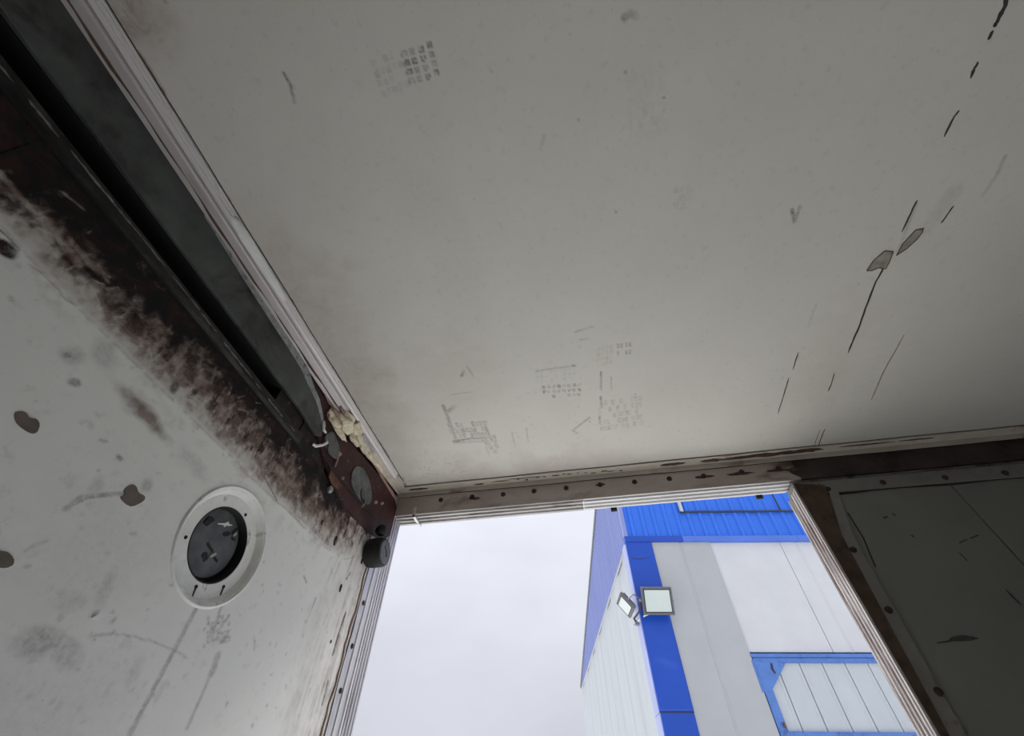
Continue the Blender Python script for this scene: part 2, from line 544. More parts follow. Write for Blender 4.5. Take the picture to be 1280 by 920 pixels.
# printed blocks
cv.quadgrid((-0.1860, 0.0169), (-0.1447, 0.0141), (-0.1426, 0.0495), (-0.1877, 0.0532), 4, 4, 2, 0.85, 0.72, 0.4, 11, 0.08)
cv.quadgrid((-0.2387, 0.0179), (-0.1982, 0.0149), (-0.1963, 0.0538), (-0.2400, 0.0616), 5, 4, 2, 0.26, 0.7, 0.4, 12, 0.2)
cv.quadgrid((-0.0638, 0.7794), (0.0319, 0.7870), (0.0290, 0.8237), (-0.0686, 0.8162), 8, 3, 2, 0.62, 0.62, 0.4, 13, 0.12)
cv.quadgrid((-0.0740, 0.7126), (0.0250, 0.7131), (0.0212, 0.7582), (-0.0798, 0.7524), 9, 4, 2, 0.16, 0.6, 0.4, 19, 0.3)
cv.quadgrid((0.1369, 0.6711), (0.1684, 0.6690), (0.1685, 0.6949), (0.1365, 0.6946), 4, 2, 2, 0.5, 0.6, 0.4, 14, 0.1)
cv.quadgrid((0.0891, 0.6705), (0.1211, 0.6683), (0.1197, 0.7187), (0.0866, 0.7239), 4, 4, 1, 0.28, 0.7, 0.4, 15, 0.1)
cv.quadgrid((0.0798, 0.8713), (0.1953, 0.8686), (0.2018, 0.9716), (0.0842, 0.9805), 12, 5, 2, 0.30, 0.8, 0.4, 16, 0.35)
cv.quadgrid((-0.3640, 0.8885), (-0.2572, 0.8960), (-0.2592, 0.9710), (-0.3702, 0.9637), 10, 4, 2, 0.48, 0.85, 0.4, 17, 0.2)
cv.quadgrid((-0.2730, 0.9647), (-0.2421, 0.9622), (-0.2469, 1.0336), (-0.2790, 1.0365), 4, 4, 2, 0.36, 0.85, 0.4, 18, 0.2)
cv.quadgrid((0.1630, 0.1046), (0.2196, 0.1044), (0.2273, 0.1974), (0.1671, 0.1990), 9, 10, 2, 0.09, 0.9, 0.4, 20, 0.35)
cv.quadgrid((0.2529, 0.3087), (0.2780, 0.3102), (0.2809, 0.3413), (0.2551, 0.3397), 3, 3, 2, 0.16, 0.8, 0.4, 21, 0.2)
for p, w, s in (([(-0.3580, 0.8019), (-0.3585, 0.8359), (-0.3628, 0.9650)], 0.010, 0.62), ([(-0.3727, 0.9633), (-0.3170, 0.9571), (-0.2599, 0.9630)], 0.006, 0.85), ([(-0.3510, 0.8268), (-0.3271, 0.8106)], 0.014, 0.5),
                ([(-0.2596, 0.9065), (-0.2518, 0.9840)], 0.006, 0.6), ([(0.0917, 0.7503), (0.0899, 0.8186)], 0.005, 0.7), ([(0.0877, 0.8434), (0.0880, 0.8894)], 0.006, 0.7), ([(0.0795, 0.9257), (0.0804, 0.9579)], 0.005, 0.6),
                ([(0.1183, 0.7723), (0.1169, 0.8233)], 0.004, 0.5), ([(-0.2761, 0.7003), (-0.2646, 0.6820)], 0.008, 0.6), ([(-0.2527, 0.6699), (-0.2450, 0.7087)], 0.005, 0.5), ([(-0.3206, 0.7628), (-0.2631, 0.7633)], 0.004, 0.55),
                ([(-0.0769, 0.7178), (0.0248, 0.7159)], 0.005, 0.45), ([(0.0207, 0.7151), (0.0269, 0.7162)], 0.007, 0.8), ([(0.0359, 0.6081), (0.0791, 0.5988)], 0.005, 0.45), ([(0.0455, 0.6346), (0.0673, 0.6334)], 0.004, 0.5),
                ([(-0.3892, 0.0052), (-0.3874, 0.0220), (-0.3933, 0.0450)], 0.005, 0.8), ([(0.1571, 0.0353), (0.1666, 0.0323), (0.1749, 0.0367)], 0.009, 0.6), ([(0.4787, 0.3865), (0.4894, 0.4127), (0.4924, 0.3827)], 0.007, 0.75),
                ([(0.7112, 0.4146), (0.7174, 0.5194)], 0.006, 0.35), ([(0.7708, 0.4057), (0.7557, 0.4740)], 0.030, 0.16), ([(0.8306, 0.3529), (0.8330, 0.3878), (0.8281, 0.4236)], 0.006, 0.4),
                ([(0.5873, 0.6252), (0.5880, 0.6938)], 0.006, 0.18), ([(-0.2202, 0.2411), (-0.2047, 0.3266), (-0.2284, 0.6250)], 0.10, 0.06), ([(0.0170, 0.1716), (0.0086, 0.1909)], 0.006, 0.28),
                ([(0.0517, 0.9243), (-0.0017, 0.9731), (0.0114, 0.9905)], 0.007, 0.5), ([(-0.1844, 0.9492), (-0.1885, 1.0271)], 0.005, 0.4), ([(-0.1383, 0.9384), (-0.1436, 1.0026)], 0.004, 0.4)):
    cv.stroke(p, w, 2, s, 0.5, (1.0, 0.5))
for p in ((0.1600, 0.9188), (0.0507, 0.9419), (0.1820, 0.8503), (-0.1103, 0.7931), (0.0788, 0.1579), (0.1592, 0.1039), (0.2221, 0.1510), (0.1395, 0.3299)):
    cv.blob(p, 0.0032, 2, 0.6, 0.8)
cv.speckle((-0.4756, 1.1090), (0.12, 0.05), 2, 0.45, 46, 0.005, 31)
cv.speckle((0.0754, 1.0722), (0.18, 0.08), 2, 0.28, 40, 0.004, 32)
cv.speckle((0.0244, 0.3678), (0.5, 0.35), 2, 0.30, 50, 0.003, 33)
ceiling = grid_mesh('ceiling', cA, cB, lambda a, b: np.stack([a, b, np.full_like(a, CZ)], -1), 'ceiling', cv.d)
tag(ceiling, 'pale grey painted ceiling of the truck body with scrapes and printed marks', 'ceiling', kind='structure')
DN = (0, 0, -1)
def crack(pts, w, mat='crack', label=None):
    w = w * 0.62
    P = [cpt(p, 0.0002) for p in pts]
    n = len(P)
    # a slightly wandering edge
    Q = []
    for i in range(n - 1):
        for k in range(4):
            t = k / 4
            Q.append(tuple(P[i][j] * (1 - t) + P[i + 1][j] * t + (random.uniform(-1, 1) * w * 0.18 if j < 2 and (i or k) else 0) for j in range(3)))
    Q.append(P[-1])
    ws = [w * random.uniform(0.7, 1.15) * (0.35 if i in (0, len(Q) - 1) else 1) for i in range(len(Q))]
    o = MB().ribbon(Q, ws, DN, 0.0006).build('crack', mat, ceiling)
    if label: o['label'] = label
crack([(0.7039, 0.5409), (0.6998, 0.5868), (0.7025, 0.6567), (0.7061, 0.7195), (0.7078, 0.7926)], 0.0070)
crack([(0.7092, 0.4096), (0.7087, 0.4329), (0.7074, 0.4737)], 0.0050)
crack([(0.7088, 0.1119), (0.7112, 0.1285), (0.7110, 0.1405), (0.7086, 0.1485)], 0.0100)
crack([(0.7096, 0.1525), (0.7088, 0.1641)], 0.0075)
crack([(0.7076, 0.1911), (0.7076, 0.2006), (0.7081, 0.2135)], 0.0075)
crack([(0.7131, 0.2597), (0.7093, 0.2673), (0.7074, 0.2991)], 0.0055)
crack([(0.7836, 0.4339), (0.7799, 0.4506), (0.7761, 0.4678)], 0.0050)
crack([(0.5848, 0.7683), (0.5850, 0.7923), (0.5860, 0.8284)], 0.0040)
crack([(0.5828, 0.8565), (0.5846, 0.9173), (0.5856, 0.9494), (0.5860, 0.9994)], 0.0038)
crack([(0.8210, 0.7544), (0.8207, 0.8099), (0.8196, 0.8779), (0.8279, 0.9850)], 0.0045, 'crack_brown', 'pale brown scrape')
crack([(0.6957, 0.8590), (0.7001, 0.9007), (0.7000, 0.9281)], 0.0042)
crack([(0.7387, 1.0932), (0.7403, 1.1386), (0.7444, 1.1866)], 0.0042)
crack([(0.7259, 1.0947), (0.7282, 1.1443), (0.7333, 1.1888)], 0.0030, 'crack_brown', 'pale brown scrape')
for pts in ([(0.6693, 0.5541), (0.6742, 0.5318), (0.6887, 0.5118), (0.7075, 0.5167), (0.7085, 0.5408), (0.7082, 0.5569), (0.6911, 0.5509), (0.6810, 0.5558)],
            [(0.7172, 0.5270), (0.7189, 0.5018), (0.7319, 0.4739), (0.7462, 0.4732), (0.7477, 0.4810), (0.7439, 0.4952), (0.7315, 0.5147)]):
    o = MB().prism([cpt(p, 0.0002) for p in pts], (0, 0, -0.0009)).build('paint_chip', 'chip_ceil', ceiling)
    o['label'] = 'bare patch of chipped paint'
    e = [cpt(p, 0.0011) for p in pts] + [cpt(pts[0], 0.0011)]
    MB().ribbon(e, 0.0016, DN, 0.0006).build('chip_rim', 'crack', o)

# ---- left wall
RC = (0.750 * 0.82, 1.5 + 0.423 * 0.82)        # centre of the round flange on the wall
wA = np.concatenate([[-4.5, -2.0, -0.6], np.arange(-0.26, 1.132, 0.0026), [1.132]])
wB = np.concatenate([[0.0, 0.8, 1.2], np.arange(1.44, 2.118, 0.0026), [2.118]])
wv = Canvas(wA, wB)
r1 = fbm(*wv.a.shape, (34, 18), 5, 41)
r2 = fbm(*wv.a.shape, (90, 30), 4, 42)
r3 = fbm(*wv.a.shape, (160, 12), 4, 43)
zb = np.interp(wA, [-0.3, 0.04, 0.10, 0.16, 0.22, 0.32, 0.46, 0.63, 0.80, 0.90, 1.0, 1.05], [2.005, 2.005, 2.012, 2.016, 2.022, 2.046, 2.052, 2.050, 2.052, 2.07, 2.10, 2.13])[:, None]
zz = wv.b - zb + (r1 - 0.5) * 0.050 + (r2 - 0.5) * 0.045
r4 = fbm(*wv.a.shape, (70, 40), 5, 45)
r5 = fbm(*wv.a.shape, (240, 60), 3, 46)
near = np.clip((wv.b - zb) / 0.06, 0, 1)
wv.mx(0, sstep(zz + (r5 - 0.5) * 0.025, -0.035, 0.045) * (1 - 0.55 * sstep(r4 - 0.16 * near, 0.48, 0.66) * (1 - 0.5 * near)))
lo = np.interp(wA, [-0.3, 0.0, 0.12, 0.2, 0.9, 1.0, 1.1], [2.0, 1.985, 1.974, 1.971, 1.975, 1.99, 2.05])[:, None]
st = sstep(wv.b - lo + (r1 - 0.5) * 0.04, -0.008, 0.075)
wv.mx(1, (0.36 + 0.66 * st) * sstep(wv.b - lo, -0.003, 0.010) * (0.80 + 0.42 * sstep(r2 * 0.7 + r5 * 0.3, 0.38, 0.62)) * (1 - 0.5 * sstep(wv.a, 0.9, 1.05)))
wv.mx(1, 0.35 * sstep(wv.b - lo + (r1 - 0.5) * 0.08, -0.05, 0.03) * sstep(r4, 0.45, 0.62))
wv.mx(0, 0.62 * sstep(r3 * 0.6 + r4 * 0.4, 0.52, 0.64) * sstep(wv.b - lo, 0.008, 0.05))
wv.mx(2, 0.30 * (1 - sstep(np.abs(wv.b - lo) / 0.0035, 0.3, 1.0)) * sstep(r2, 0.3, 0.5))
q = np.random.default_rng(91)
for k in range(46):          # short pale scratches through the soot
    y = q.uniform(-0.1, 0.86)
    z = np.interp(y, wA, zb[:, 0]) + q.normal(0.004, 0.022)
    an = q.normal(0.9, 0.5)
    L = q.uniform(0.006, 0.022)
    i0, i1 = np.searchsorted(wA, [y - 0.04, y + 0.04])
    j0, j1 = np.searchsorted(wB, [z - 0.04, z + 0.04])
    sub = Canvas(wA[i0:i1], wB[j0:j1])
    sub.stroke([(y, z), (y + L * math.cos(an), z + L * math.sin(an))], q.uniform(0.002, 0.0045), 0, q.uniform(0.2, 0.6), 0.6)
    wv.d[i0:i1, j0:j1, 0] *= 1 - sub.d[..., 0]
    wv.d[i0:i1, j0:j1, 1] *= 1 - 0.6 * sub.d[..., 0]
# bare streaks inside the burnt band
for p, w in (([(0.0763, 2.0265), (0.1156, 2.0218), (0.1486, 2.0171)], 0.010), ([(0.1207, 2.0333), (0.1681, 2.0305)], 0.008), ([(0.1589, 2.0374), (0.1848, 2.0324)], 0.006), ([(0.0718, 2.0744), (0.0967, 2.0822)], 0.004), ([(0.0301, 2.0255), (0.0748, 2.0223)], 0.007)):
    tmp = Canvas(wA, wB)
    tmp.stroke(p, w, 0, 0.85, 0.7)
    wv.d[..., 0] *= 1 - tmp.d[..., 0]
# the wall towards the post is brownish and brushed
wv.mx(1, 0.40 * sstep(wv.a + (r1 - 0.5) * 0.16, 0.90, 1.13) * (0.65 + 0.6 * sstep(fbm(*wv.a.shape, (160, 10), 4, 44), 0.38, 0.66)))
for p, w, s, ch in (([(0.6278, 1.7676), (0.6292, 1.6955), (0.6296, 1.6365), (0.6304, 1.5876)], 0.008, 0.42, 2), ([(0.6671, 1.7940), (0.6765, 1.7621), (0.6863, 1.7260)], 0.005, 0.45, 2), ([(0.5223, 1.6786), (0.5560, 1.6844), (0.5994, 1.6874), (0.6596, 1.6854)], 0.0025, 0.34, 2),
                    ([(0.3625, 1.7700), (0.3665, 1.7882), (0.3844, 1.8028), (0.4065, 1.8189)], 0.007, 0.42, 2), ([(0.3666, 1.7779), (0.3743, 1.7930), (0.3973, 1.8107)], 0.003, 0.55, 2),
                    ([(0.1236, 1.9681), (0.1381, 1.9701), (0.1540, 1.9713), (0.1727, 1.9679), (0.1854, 1.9701)], 0.0030, 0.35, 0), ([(0.0816, 1.9725), (0.0943, 1.9737), (0.1068, 1.9713)], 0.004, 0.6, 0),
                    ([(1.0779, 1.8865), (1.0738, 1.8417), (1.0741, 1.7943)], 0.008, 0.62, 0), ([(1.0870, 1.7436), (1.0902, 1.7029)], 0.008, 0.5, 0), ([(1.0449, 1.9734), (1.0351, 1.9529)], 0.005, 0.6, 0),
                    ([(0.6206, 1.9910), (0.6822, 1.9745)], 0.005, 0.5, 0), ([(0.7354, 1.9768), (0.7986, 1.9723)], 0.004, 0.55, 2), ([(0.5576, 1.9685), (0.6369, 1.9711), (0.6821, 1.9707), (0.8593, 1.9936)], 0.004, 0.35, 2),
                    ([(0.7226, 1.6700), (0.7247, 1.6496), (0.7251, 1.6297), (0.7255, 1.6107)], 0.006, 0.38, 2), ([(0.7193, 1.7024), (0.7236, 1.6877), (0.7231, 1.6787)], 0.012, 0.42, 2), ([(0.3666, 1.8545), (0.3730, 1.8538)], 0.006, 0.6, 2),
                    ([(0.3338, 1.8571), (0.3415, 1.8605)], 0.004, 0.35, 2), ([(0.3607, 1.7161), (0.3630, 1.7220), (0.3719, 1.7321)], 0.004, 0.25, 2), ([(0.5116, 1.5879), (0.5144, 1.6015)], 0.009, 0.2, 2), ([(0.5616, 1.6193), (0.5626, 1.6321)], 0.008, 0.16, 2),
                    ([(0.4970, 1.6686), (0.5202, 1.6780)], 0.004, 0.35, 2), ([(0.6433, 1.6299), (0.6426, 1.6484)], 0.010, 0.14, 2), ([(0.8618, 1.8908), (0.8783, 1.8835)], 0.004, 0.6, 2), ([(0.7902, 1.7455), (0.8007, 1.7329)], 0.004, 0.4, 2)):
    wv.stroke(p, w, ch, s, 0.55)
wv.blob((0.3388, 1.9256), (0.070, 0.017), 2, 0.42, 0.9, -0.1, 0.6, 51)
wv.blob((0.3549, 1.9256), (0.055, 0.014), 1, 0.65, 0.9, -0.1, 0.6, 52)
wv.blob((0.4675, 1.9164), (0.055, 0.016), 2, 0.20, 0.9, 0, 0.6, 53)
wv.blob((0.4444, 1.6455), (0.030, 0.022), 2, 0.40, 1.0, 0.3, 0.5, 54)
wv.blob((0.4794, 1.6441), (0.040, 0.018), 2, 0.30, 1.0, -0.3, 0.5, 55)
wv.blob((0.4459, 1.6914), (0.028, 0.015), 2, 0.22, 1.0, 0.3, 0.4, 56)
wv.blob((0.4729, 1.7176), (0.012, 0.03), 2, 0.26, 1.0, 0.3, 0.4, 57)
wv.blob((0.5832, 1.6515), (0.014, 0.02), 2, 0.22, 1.0, 0.3, 0.4, 58)
wv.blob((0.2325, 1.9175), (0.018, 0.014), 2, 0.35, 1.0, 0.3, 0.5, 59)
wv.blob((0.2586, 1.8937), (0.008, 0.006), 2, 0.6, 0.9, 0.3, 0.4, 60)
wv.blob((0.2283, 1.9142), (0.006, 0.005), 2, 0.7, 0.9, 0.3, 0.4, 61)
wv.blob((0.2530, 1.9513), (0.016, 0.024), 2, 0.26, 1.0, 0.5, 0.5, 62)
wv.blob((0.4286, 1.8462), (0.012, 0.014), 0, 0.34, 1.0, 0.3, 0.5, 63)
wv.blob((0.3717, 1.8095), (0.012, 0.018), 2, 0.26, 1.0, 0.3, 0.5, 64)
wv.blob((0.0984, 1.9602), (0.014, 0.012), 0, 0.8, 0.6, 0.3, 0.5, 65)
wv.blob((0.3601, 1.9897), (0.010, 0.014), 0, 0.55, 0.9, 0.3, 0.6, 66)
wv.blob((0.8410, 2.0861), (0.050, 0.042), 0, 1.0, 0.7, 0.4, 0.5, 67)
wv.blob((0.7532, 2.0404), (0.030, 0.022), 0, 0.6, 0.9, 0.4, 0.6, 68)
wv.blob((0.6971, 1.7232), (0.022, 0.022), 2, 0.10, 1.0, 0.4, 0.5, 69)
wv.quadgrid((0.6603, 1.7372), (0.6988, 1.7568), (0.7313, 1.7292), (0.6796, 1.7058), 8, 7, 2, 0.62, 0.9, 0.4, 70, 0.45)
wv.blob((0.4374, 1.7390), (0.12, 0.14), 2, 0.08, 1.0, 0.4, 0.6, 71)
wv.blob((0.5116, 1.5879), (0.12, 0.10), 2, 0.10, 1.0, 0.4, 0.6, 72)
wv.speckle((0.4919, 1.6807), (0.10, 0.12), 2, 0.35, 46, 0.0045, 73)
wv.speckle((0.8339, 1.7310), (0.09, 0.12), 2, 0.32, 50, 0.0045, 74)
wv.speckle((0.2792, 1.8810), (0.12, 0.10), 2, 0.30, 30, 0.0045, 75)
# drip lines fan down from the wall by the post
for k in range(26):
    y = rng.uniform(0.93, 1.12)
    z = rng.uniform(1.62, 2.02)
    wv.stroke([(y, z), (y - 0.004, z - rng.uniform(0.03, 0.09))], rng.uniform(0.002, 0.005), 1 if k % 3 else 0, rng.uniform(0.25, 0.6), 0.8, (1, 0.2))
wall = grid_mesh('wall_left', wA, wB, lambda a, b: np.stack([np.full_like(a, WX), a, b], -1), 'wall', wv.d,
                 drop=lambda c: np.hypot(c[:, 1] - RC[0], c[:, 2] - RC[1]) < 0.094, flip=False)
tag(wall, 'scuffed pale wall with a burnt dark band along the rail', 'wall', kind='structure')
PX = (1, 0, 0)
def rounded(pts, n=2):
    """corner cutting on a closed outline"""
    for _ in range(n):
        q = []
        for i in range(len(pts)):
            a, b = pts[i], pts[(i + 1) % len(pts)]
            q += [tuple(a[k] * 0.78 + b[k] * 0.22 for k in range(len(a))), tuple(a[k] * 0.22 + b[k] * 0.78 for k in range(len(a)))]
        pts = q
    return pts
def wall_piece(name, pts, mat, t=0.0008, label=None, parent=None):
    o = MB().prism([wpt(p, 0.0002) for p in rounded(pts, 1)], (t, 0, 0)).build(name, mat, parent or wall)
    if label: o['label'] = label
    return o
wall_piece('paint_chip', [(0.2424, 1.8241), (0.2448, 1.8293), (0.2503, 1.8314), (0.2565, 1.8286), (0.2630, 1.8328), (0.2699, 1.8294), (0.2746, 1.8206), (0.2714, 1.8161), (0.2608, 1.8153), (0.2505, 1.8169)], 'chip', label='brown bare patch with two lobes')
wall_piece('paint_chip', [(0.4065, 1.8138), (0.4115, 1.8198), (0.4047, 1.8236), (0.4082, 1.8358), (0.4162, 1.8375), (0.4252, 1.8318), (0.4368, 1.8337), (0.4405, 1.8279), (0.4317, 1.8123), (0.4200, 1.8106)], 'chip', label='ragged brown bare patch')
wall_piece('paint_chip', [(0.3343, 1.7048), (0.3402, 1.7060), (0.3463, 1.7079), (0.3562, 1.7055), (0.3614, 1.7001), (0.3578, 1.6945), (0.3486, 1.6919)], 'chip', label='brown bare patch')
wall_piece('paint_chip', [(0.4808, 1.6846), (0.4819, 1.6887), (0.4870, 1.6913), (0.4891, 1.6863), (0.4840, 1.6838)], 'ring', 0.003, label='small lifted flake of paint')
for p, r in (((0.9310, 2.0066), (0.013, 0.026)), ((1.0203, 1.9253), (0.010, 0.020)), ((0.8531, 2.0154), (0.008, 0.013)), ((1.0049, 2.0969), (0.012, 0.016)), ((1.0848, 2.0209), (0.011, 0.014)), ((1.0490, 1.8141), (0.006, 0.008))):
    pts = [(p[0] + r[0] * 0.5 * math.cos(t), p[1] + r[1] * 0.5 * math.sin(t)) for t in np.linspace(0, 2 * math.pi, 15)[:-1]]
    h = wall_piece('rivet_hole', pts, 'hole', 0.0006)
    pts = [(p[0] + r[0] * 0.20 * math.cos(t) + r[0] * 0.16, p[1] + r[1] * 0.24 * math.sin(t) - r[1] * 0.12) for t in np.linspace(0, 2 * math.pi, 11)[:-1]]
    MB().prism([wpt(q, 0.0009) for q in pts], (0.0006, 0, 0)).build('hole_rim', 'chip', h)
o = MB().ribbon([wpt((0.0155, z), 0.0003) for z in (2.035, 2.06, 2.085, 2.106)], [0.002, 0.005, 0.006, 0.006], PX, 0.0008).build('sheet_joint', 'slot', wall)
# caulk and rust line along the post
for dy, w, m in ((-0.004, 0.006, 'flange'), (-0.011, 0.0035, 'rust')):
    P = [wpt((1.130 + dy + 0.003 * math.sin(z * 40) + 0.002 * math.sin(z * 113), z), 0.0003) for z in np.linspace(1.55, 2.04, 26)]
    MB().ribbon(P, [w * random.uniform(0.5, 1.4) for _ in P], PX, 0.0012).build('caulk_line', m, wall)

# ---- unseen rest of the body that the daylight bounces in
tag(box('floor', (-0.70, -4.5, -0.06), (1.86, 1.28, 0.0), 'floor'), 'worn metal floor of the truck body', 'floor', kind='structure')
tag(box('wall_right', (1.80, -4.5, 0.0), (1.86, 1.28, 2.40), 'dark_wall'), 'dark unseen right wall of the truck body', 'wall', kind='structure')  # unseen wall, coloured dark to dim the right side of the interior
tag(box('wall_back', (-0.70, -4.56, 0.0), (1.86, -4.5, 2.40), 'plain_wall'), 'pale bulkhead at the inner end of the truck body', 'wall', kind='structure')
o = box('outer_skin', (-0.76, -4.5, -0.06), (-0.735, 1.27, 2.42), 'plain_wall', wall)
o = box('outer_skin', (-0.76, -4.5, 2.36), (1.86, 1.27, 2.42), 'plain_wall', ceiling)
tag(box('ground', (-40, -30, -1.2), (40, 60, -1.1), 'ground'), 'pale concrete yard outside the truck', 'ground', kind='structure')

# ---- ribbed cove trim between wall and ceiling
trim = tag(root('trim_1', (WX, 0.5, CZ)), 'ribbed pinkish grey aluminium cove trim along ceiling and left wall', 'trim', kind='structure')
A_ = Vector((-0.606, 2.3195))
B_ = Vector((-0.6415, 2.280))
dirn = (B_ - A_).normalized()
nor = Vector((-dirn.y, dirn.x))
if nor.dot(Vector((0.4, -0.6))) < 0: nor = -nor
def cove_profile(t0, t1, bumps):
    """bumps = [(t, height)] across the cove, 0 at the ceiling seam"""
    L = (B_ - A_).length
    f = [A_ + dirn * (L * t) + nor * h for t, h in bumps]
    b_ = [A_ + dirn * (L * t1) - nor * 0.004, A_ + dirn * (L * t0) - nor * 0.004]
    return f + b_
def extrude_y(prof, y0, y1):
    pts = [(p.x, 0.0, p.y) for p in prof]
    return MB().prism([(p[0], y0, p[2]) for p in pts], (0, y1 - y0, 0))
up_prof = cove_profile(0.0, 0.40, [(0.0, 0.002), (0.05, 0.004), (0.08, 0.0025), (0.12, 0.0055), (0.20, 0.0065), (0.23, 0.004), (0.26, 0.0065), (0.36, 0.0065), (0.38, 0.0045), (0.40, 0.003)])
extrude_y(up_prof, -4.5, 1.095).build('ribbed_edge', 'alu_rib', trim)
mid_prof = cove_profile(0.40, 1.0, [(0.40, 0.003), (0.43, 0.003), (0.45, 0.0065), (0.48, 0.007), (0.50, 0.0045), (0.56, 0.0035), (0.78, 0.0035), (0.80, 0.001), (0.97, 0.001), (1.0, 0.0)])
extrude_y(mid_prof, -4.5, 0.755).build('cove_strip', 'alu', trim)
# broken remainders beyond the tear
MB().prism([(p.x, 0.86, p.y) for p in cove_profile(0.44, 0.66, [(0.44, 0.002), (0.50, 0.005), (0.54, 0.003), (0.60, 0.005), (0.66, 0.002)])], (0, 0.085, 0)).build('cove_stub', 'alu', trim)
lowe = [((p := B_ - dirn * (0.0125 + 0.0015 * math.sin(y * 19))) + nor * 0.0012, y) for y in np.linspace(-0.6, 0.74, 40)]
MB().ribbon([(p.x, y, p.y) for p, y in lowe], [0.0085 + 0.003 * math.sin(i * 1.7) for i in range(40)], (nor.x, 0, nor.y), 0.0006).build('dark_edge', 'seal_brown', trim)  # dark brown ribbon along the lower edge of the cove
tipp = cove_profile(0.05, 0.20, [(0.05, 0.002), (0.10, 0.005), (0.15, 0.005), (0.20, 0.002)])
MB().prism([(p.x, 1.10, p.y) for p in tipp], (0.006, 0.045, 0)).build('edge_stub', 'alu', trim)
cs = cove_profile(0.02, 0.40, [(0.02, 0.006), (0.08, 0.010), (0.22, 0.0115), (0.34, 0.010), (0.40, 0.006)])
sp_pts = [(0.198, 0.30), (0.210, 0.95), (0.25, 1.05), (0.30, 1.0), (0.345, 0.92), (0.375, 0.75), (0.395, 0.35)]
mb = MB()
ringv = []
for y, s in sp_pts:
    c0 = sum(cs, Vector((0, 0))) / len(cs)
    ringv.append([((c0 + (p - c0) * s).x, y, (c0 + (p - c0) * s).y) for p in cs])
n_ = len(cs)
mb.add([q for rg in ringv for q in rg], [(i * n_ + k, i * n_ + (k + 1) % n_, (i + 1) * n_ + (k + 1) % n_, (i + 1) * n_ + k) for i in range(len(sp_pts) - 1) for k in range(n_)]
       + [tuple(range(n_))[::-1], tuple((len(sp_pts) - 1) * n_ + k for k in range(n_))])
o = mb.build('sealant_smear', 'sealant', trim, smooth=True)
o['label'] = 'smooth white sealant smear'
# thin dark seam beside the ceiling sheet
MB().ribbon([(-0.6035 + 0.0008 * math.sin(y * 21), y, CZ - 0.0003) for y in np.linspace(-0.5, 1.14, 40)], 0.0018, DN, 0.0006).build('ceiling_seam', 'joint', trim)

# ---- steel rail let into the top of the left wall
rail = tag(root('steel_rail', (WX, 0.2, 2.18)), 'dark grey steel rail with a black slot above the burnt wall band', 'rail')
zt, zm, zl, zd = 2.281, 2.183, 2.136, 2.108
plate = [(-4.5, zm), (-4.5, zt), (0.50, zt), (0.56, 2.276), (0.600, 2.262), (0.625, 2.255), (0.66, 2.246), (0.69, 2.228), (0.715, 2.205), (0.722, 2.178), (0.700, 2.168), (0.62, zm - 0.004), (0.40, zm)]
MB().prism([(WX - 0.006, y, z) for y, z in plate], (0.009, 0, 0)).build('plate', 'steel_grey', rail, bevel=0.0015)
ed = [(0.18, zt - 0.003), (0.30, zt - 0.006), (0.42, zt - 0.008), (0.50, zt - 0.006), (0.56, 2.271), (0.61, 2.254), (0.655, 2.243), (0.69, 2.222), (0.712, 2.200)]
o = MB().ribbon([wpt(p, 0.0032) for p in ed], [0.003, 0.012, 0.018, 0.026, 0.026, 0.020, 0.016, 0.012, 0.006], PX, 0.0006).build('worn_edge', 'galvanised', rail)
o['label'] = 'worn galvanised edge'
box('slot', (WX - 0.062, -4.5, 2.10), (WX - 0.055, 0.80, 2.30), 'slot', rail)  # back and roof coloured black, the slot's deep shade put into the colour
box('slot_roof', (WX - 0.060, -4.5, zm - 0.002), (WX - 0.006, 0.75, zm + 0.004), 'slot', rail)
lipv = [(WX - 0.05, zl), (WX + 0.002, zl), (WX + 0.006, zl - 0.004), (WX + 0.006, zd + 0.006), (WX + 0.001, zd), (WX - 0.05, zd)]
MB().prism([(x, -4.5, z) for x, z in lipv], (0, 4.5 + 0.66, 0)).build('lip', 'lip', rail)
MB().prism([(x, 0.66, z) for x, z in lipv], (-0.004, 0.06, -0.006)).build('lip_end', 'slot', rail)
q = np.random.default_rng(5)
y = -0.16
while y < 0.62:
    L = q.uniform(0.015, 0.08)
    n_ = 9
    MB().ribbon([(WX + 0.0062, y + L * i / (n_ - 1), 2.1225 + 0.003 * math.sin(y * 9) + q.normal(0, 0.0004)) for i in range(n_)], [q.uniform(0.0008, 0.0042) * (0.2 if i in (0, n_ - 1) else 1) for i in range(n_)], PX, 0.0005).build('bare_scuff', 'lip_bare', rail)
    y += L + q.uniform(-0.01, 0.03)
MB().ribbon([(WX + 0.0006, y, zd - 0.001) for y in np.linspace(-0.3, 0.66, 20)], 0.006, PX, 0.0008).build('lip_gap', 'slot', rail)
bl = [(y, zm - 0.001 + 0.0015 * math.sin(y * 35)) for y in np.linspace(-0.2, 0.62, 30)]

# backing so that the corner is closed behind the plates
box('wall_backing', (WX - 0.03, 0.745, 2.10), (WX - 0.010, OY + 0.06, 2.335), 'primer', wall)
box('wall_backing', (WX - 0.03, 0.55, 2.10), (WX - 0.0085, 0.745, 2.215), 'grime', wall)
box('wall_backing', (WX - 0.03, 0.55, 2.215), (WX - 0.0085, 0.745, 2.335), 'primer', wall)
box('grimy_strip', (WX - 0.012, 0.655, 2.10), (WX - 0.0062, 0.79, 2.19), 'grime', wall)

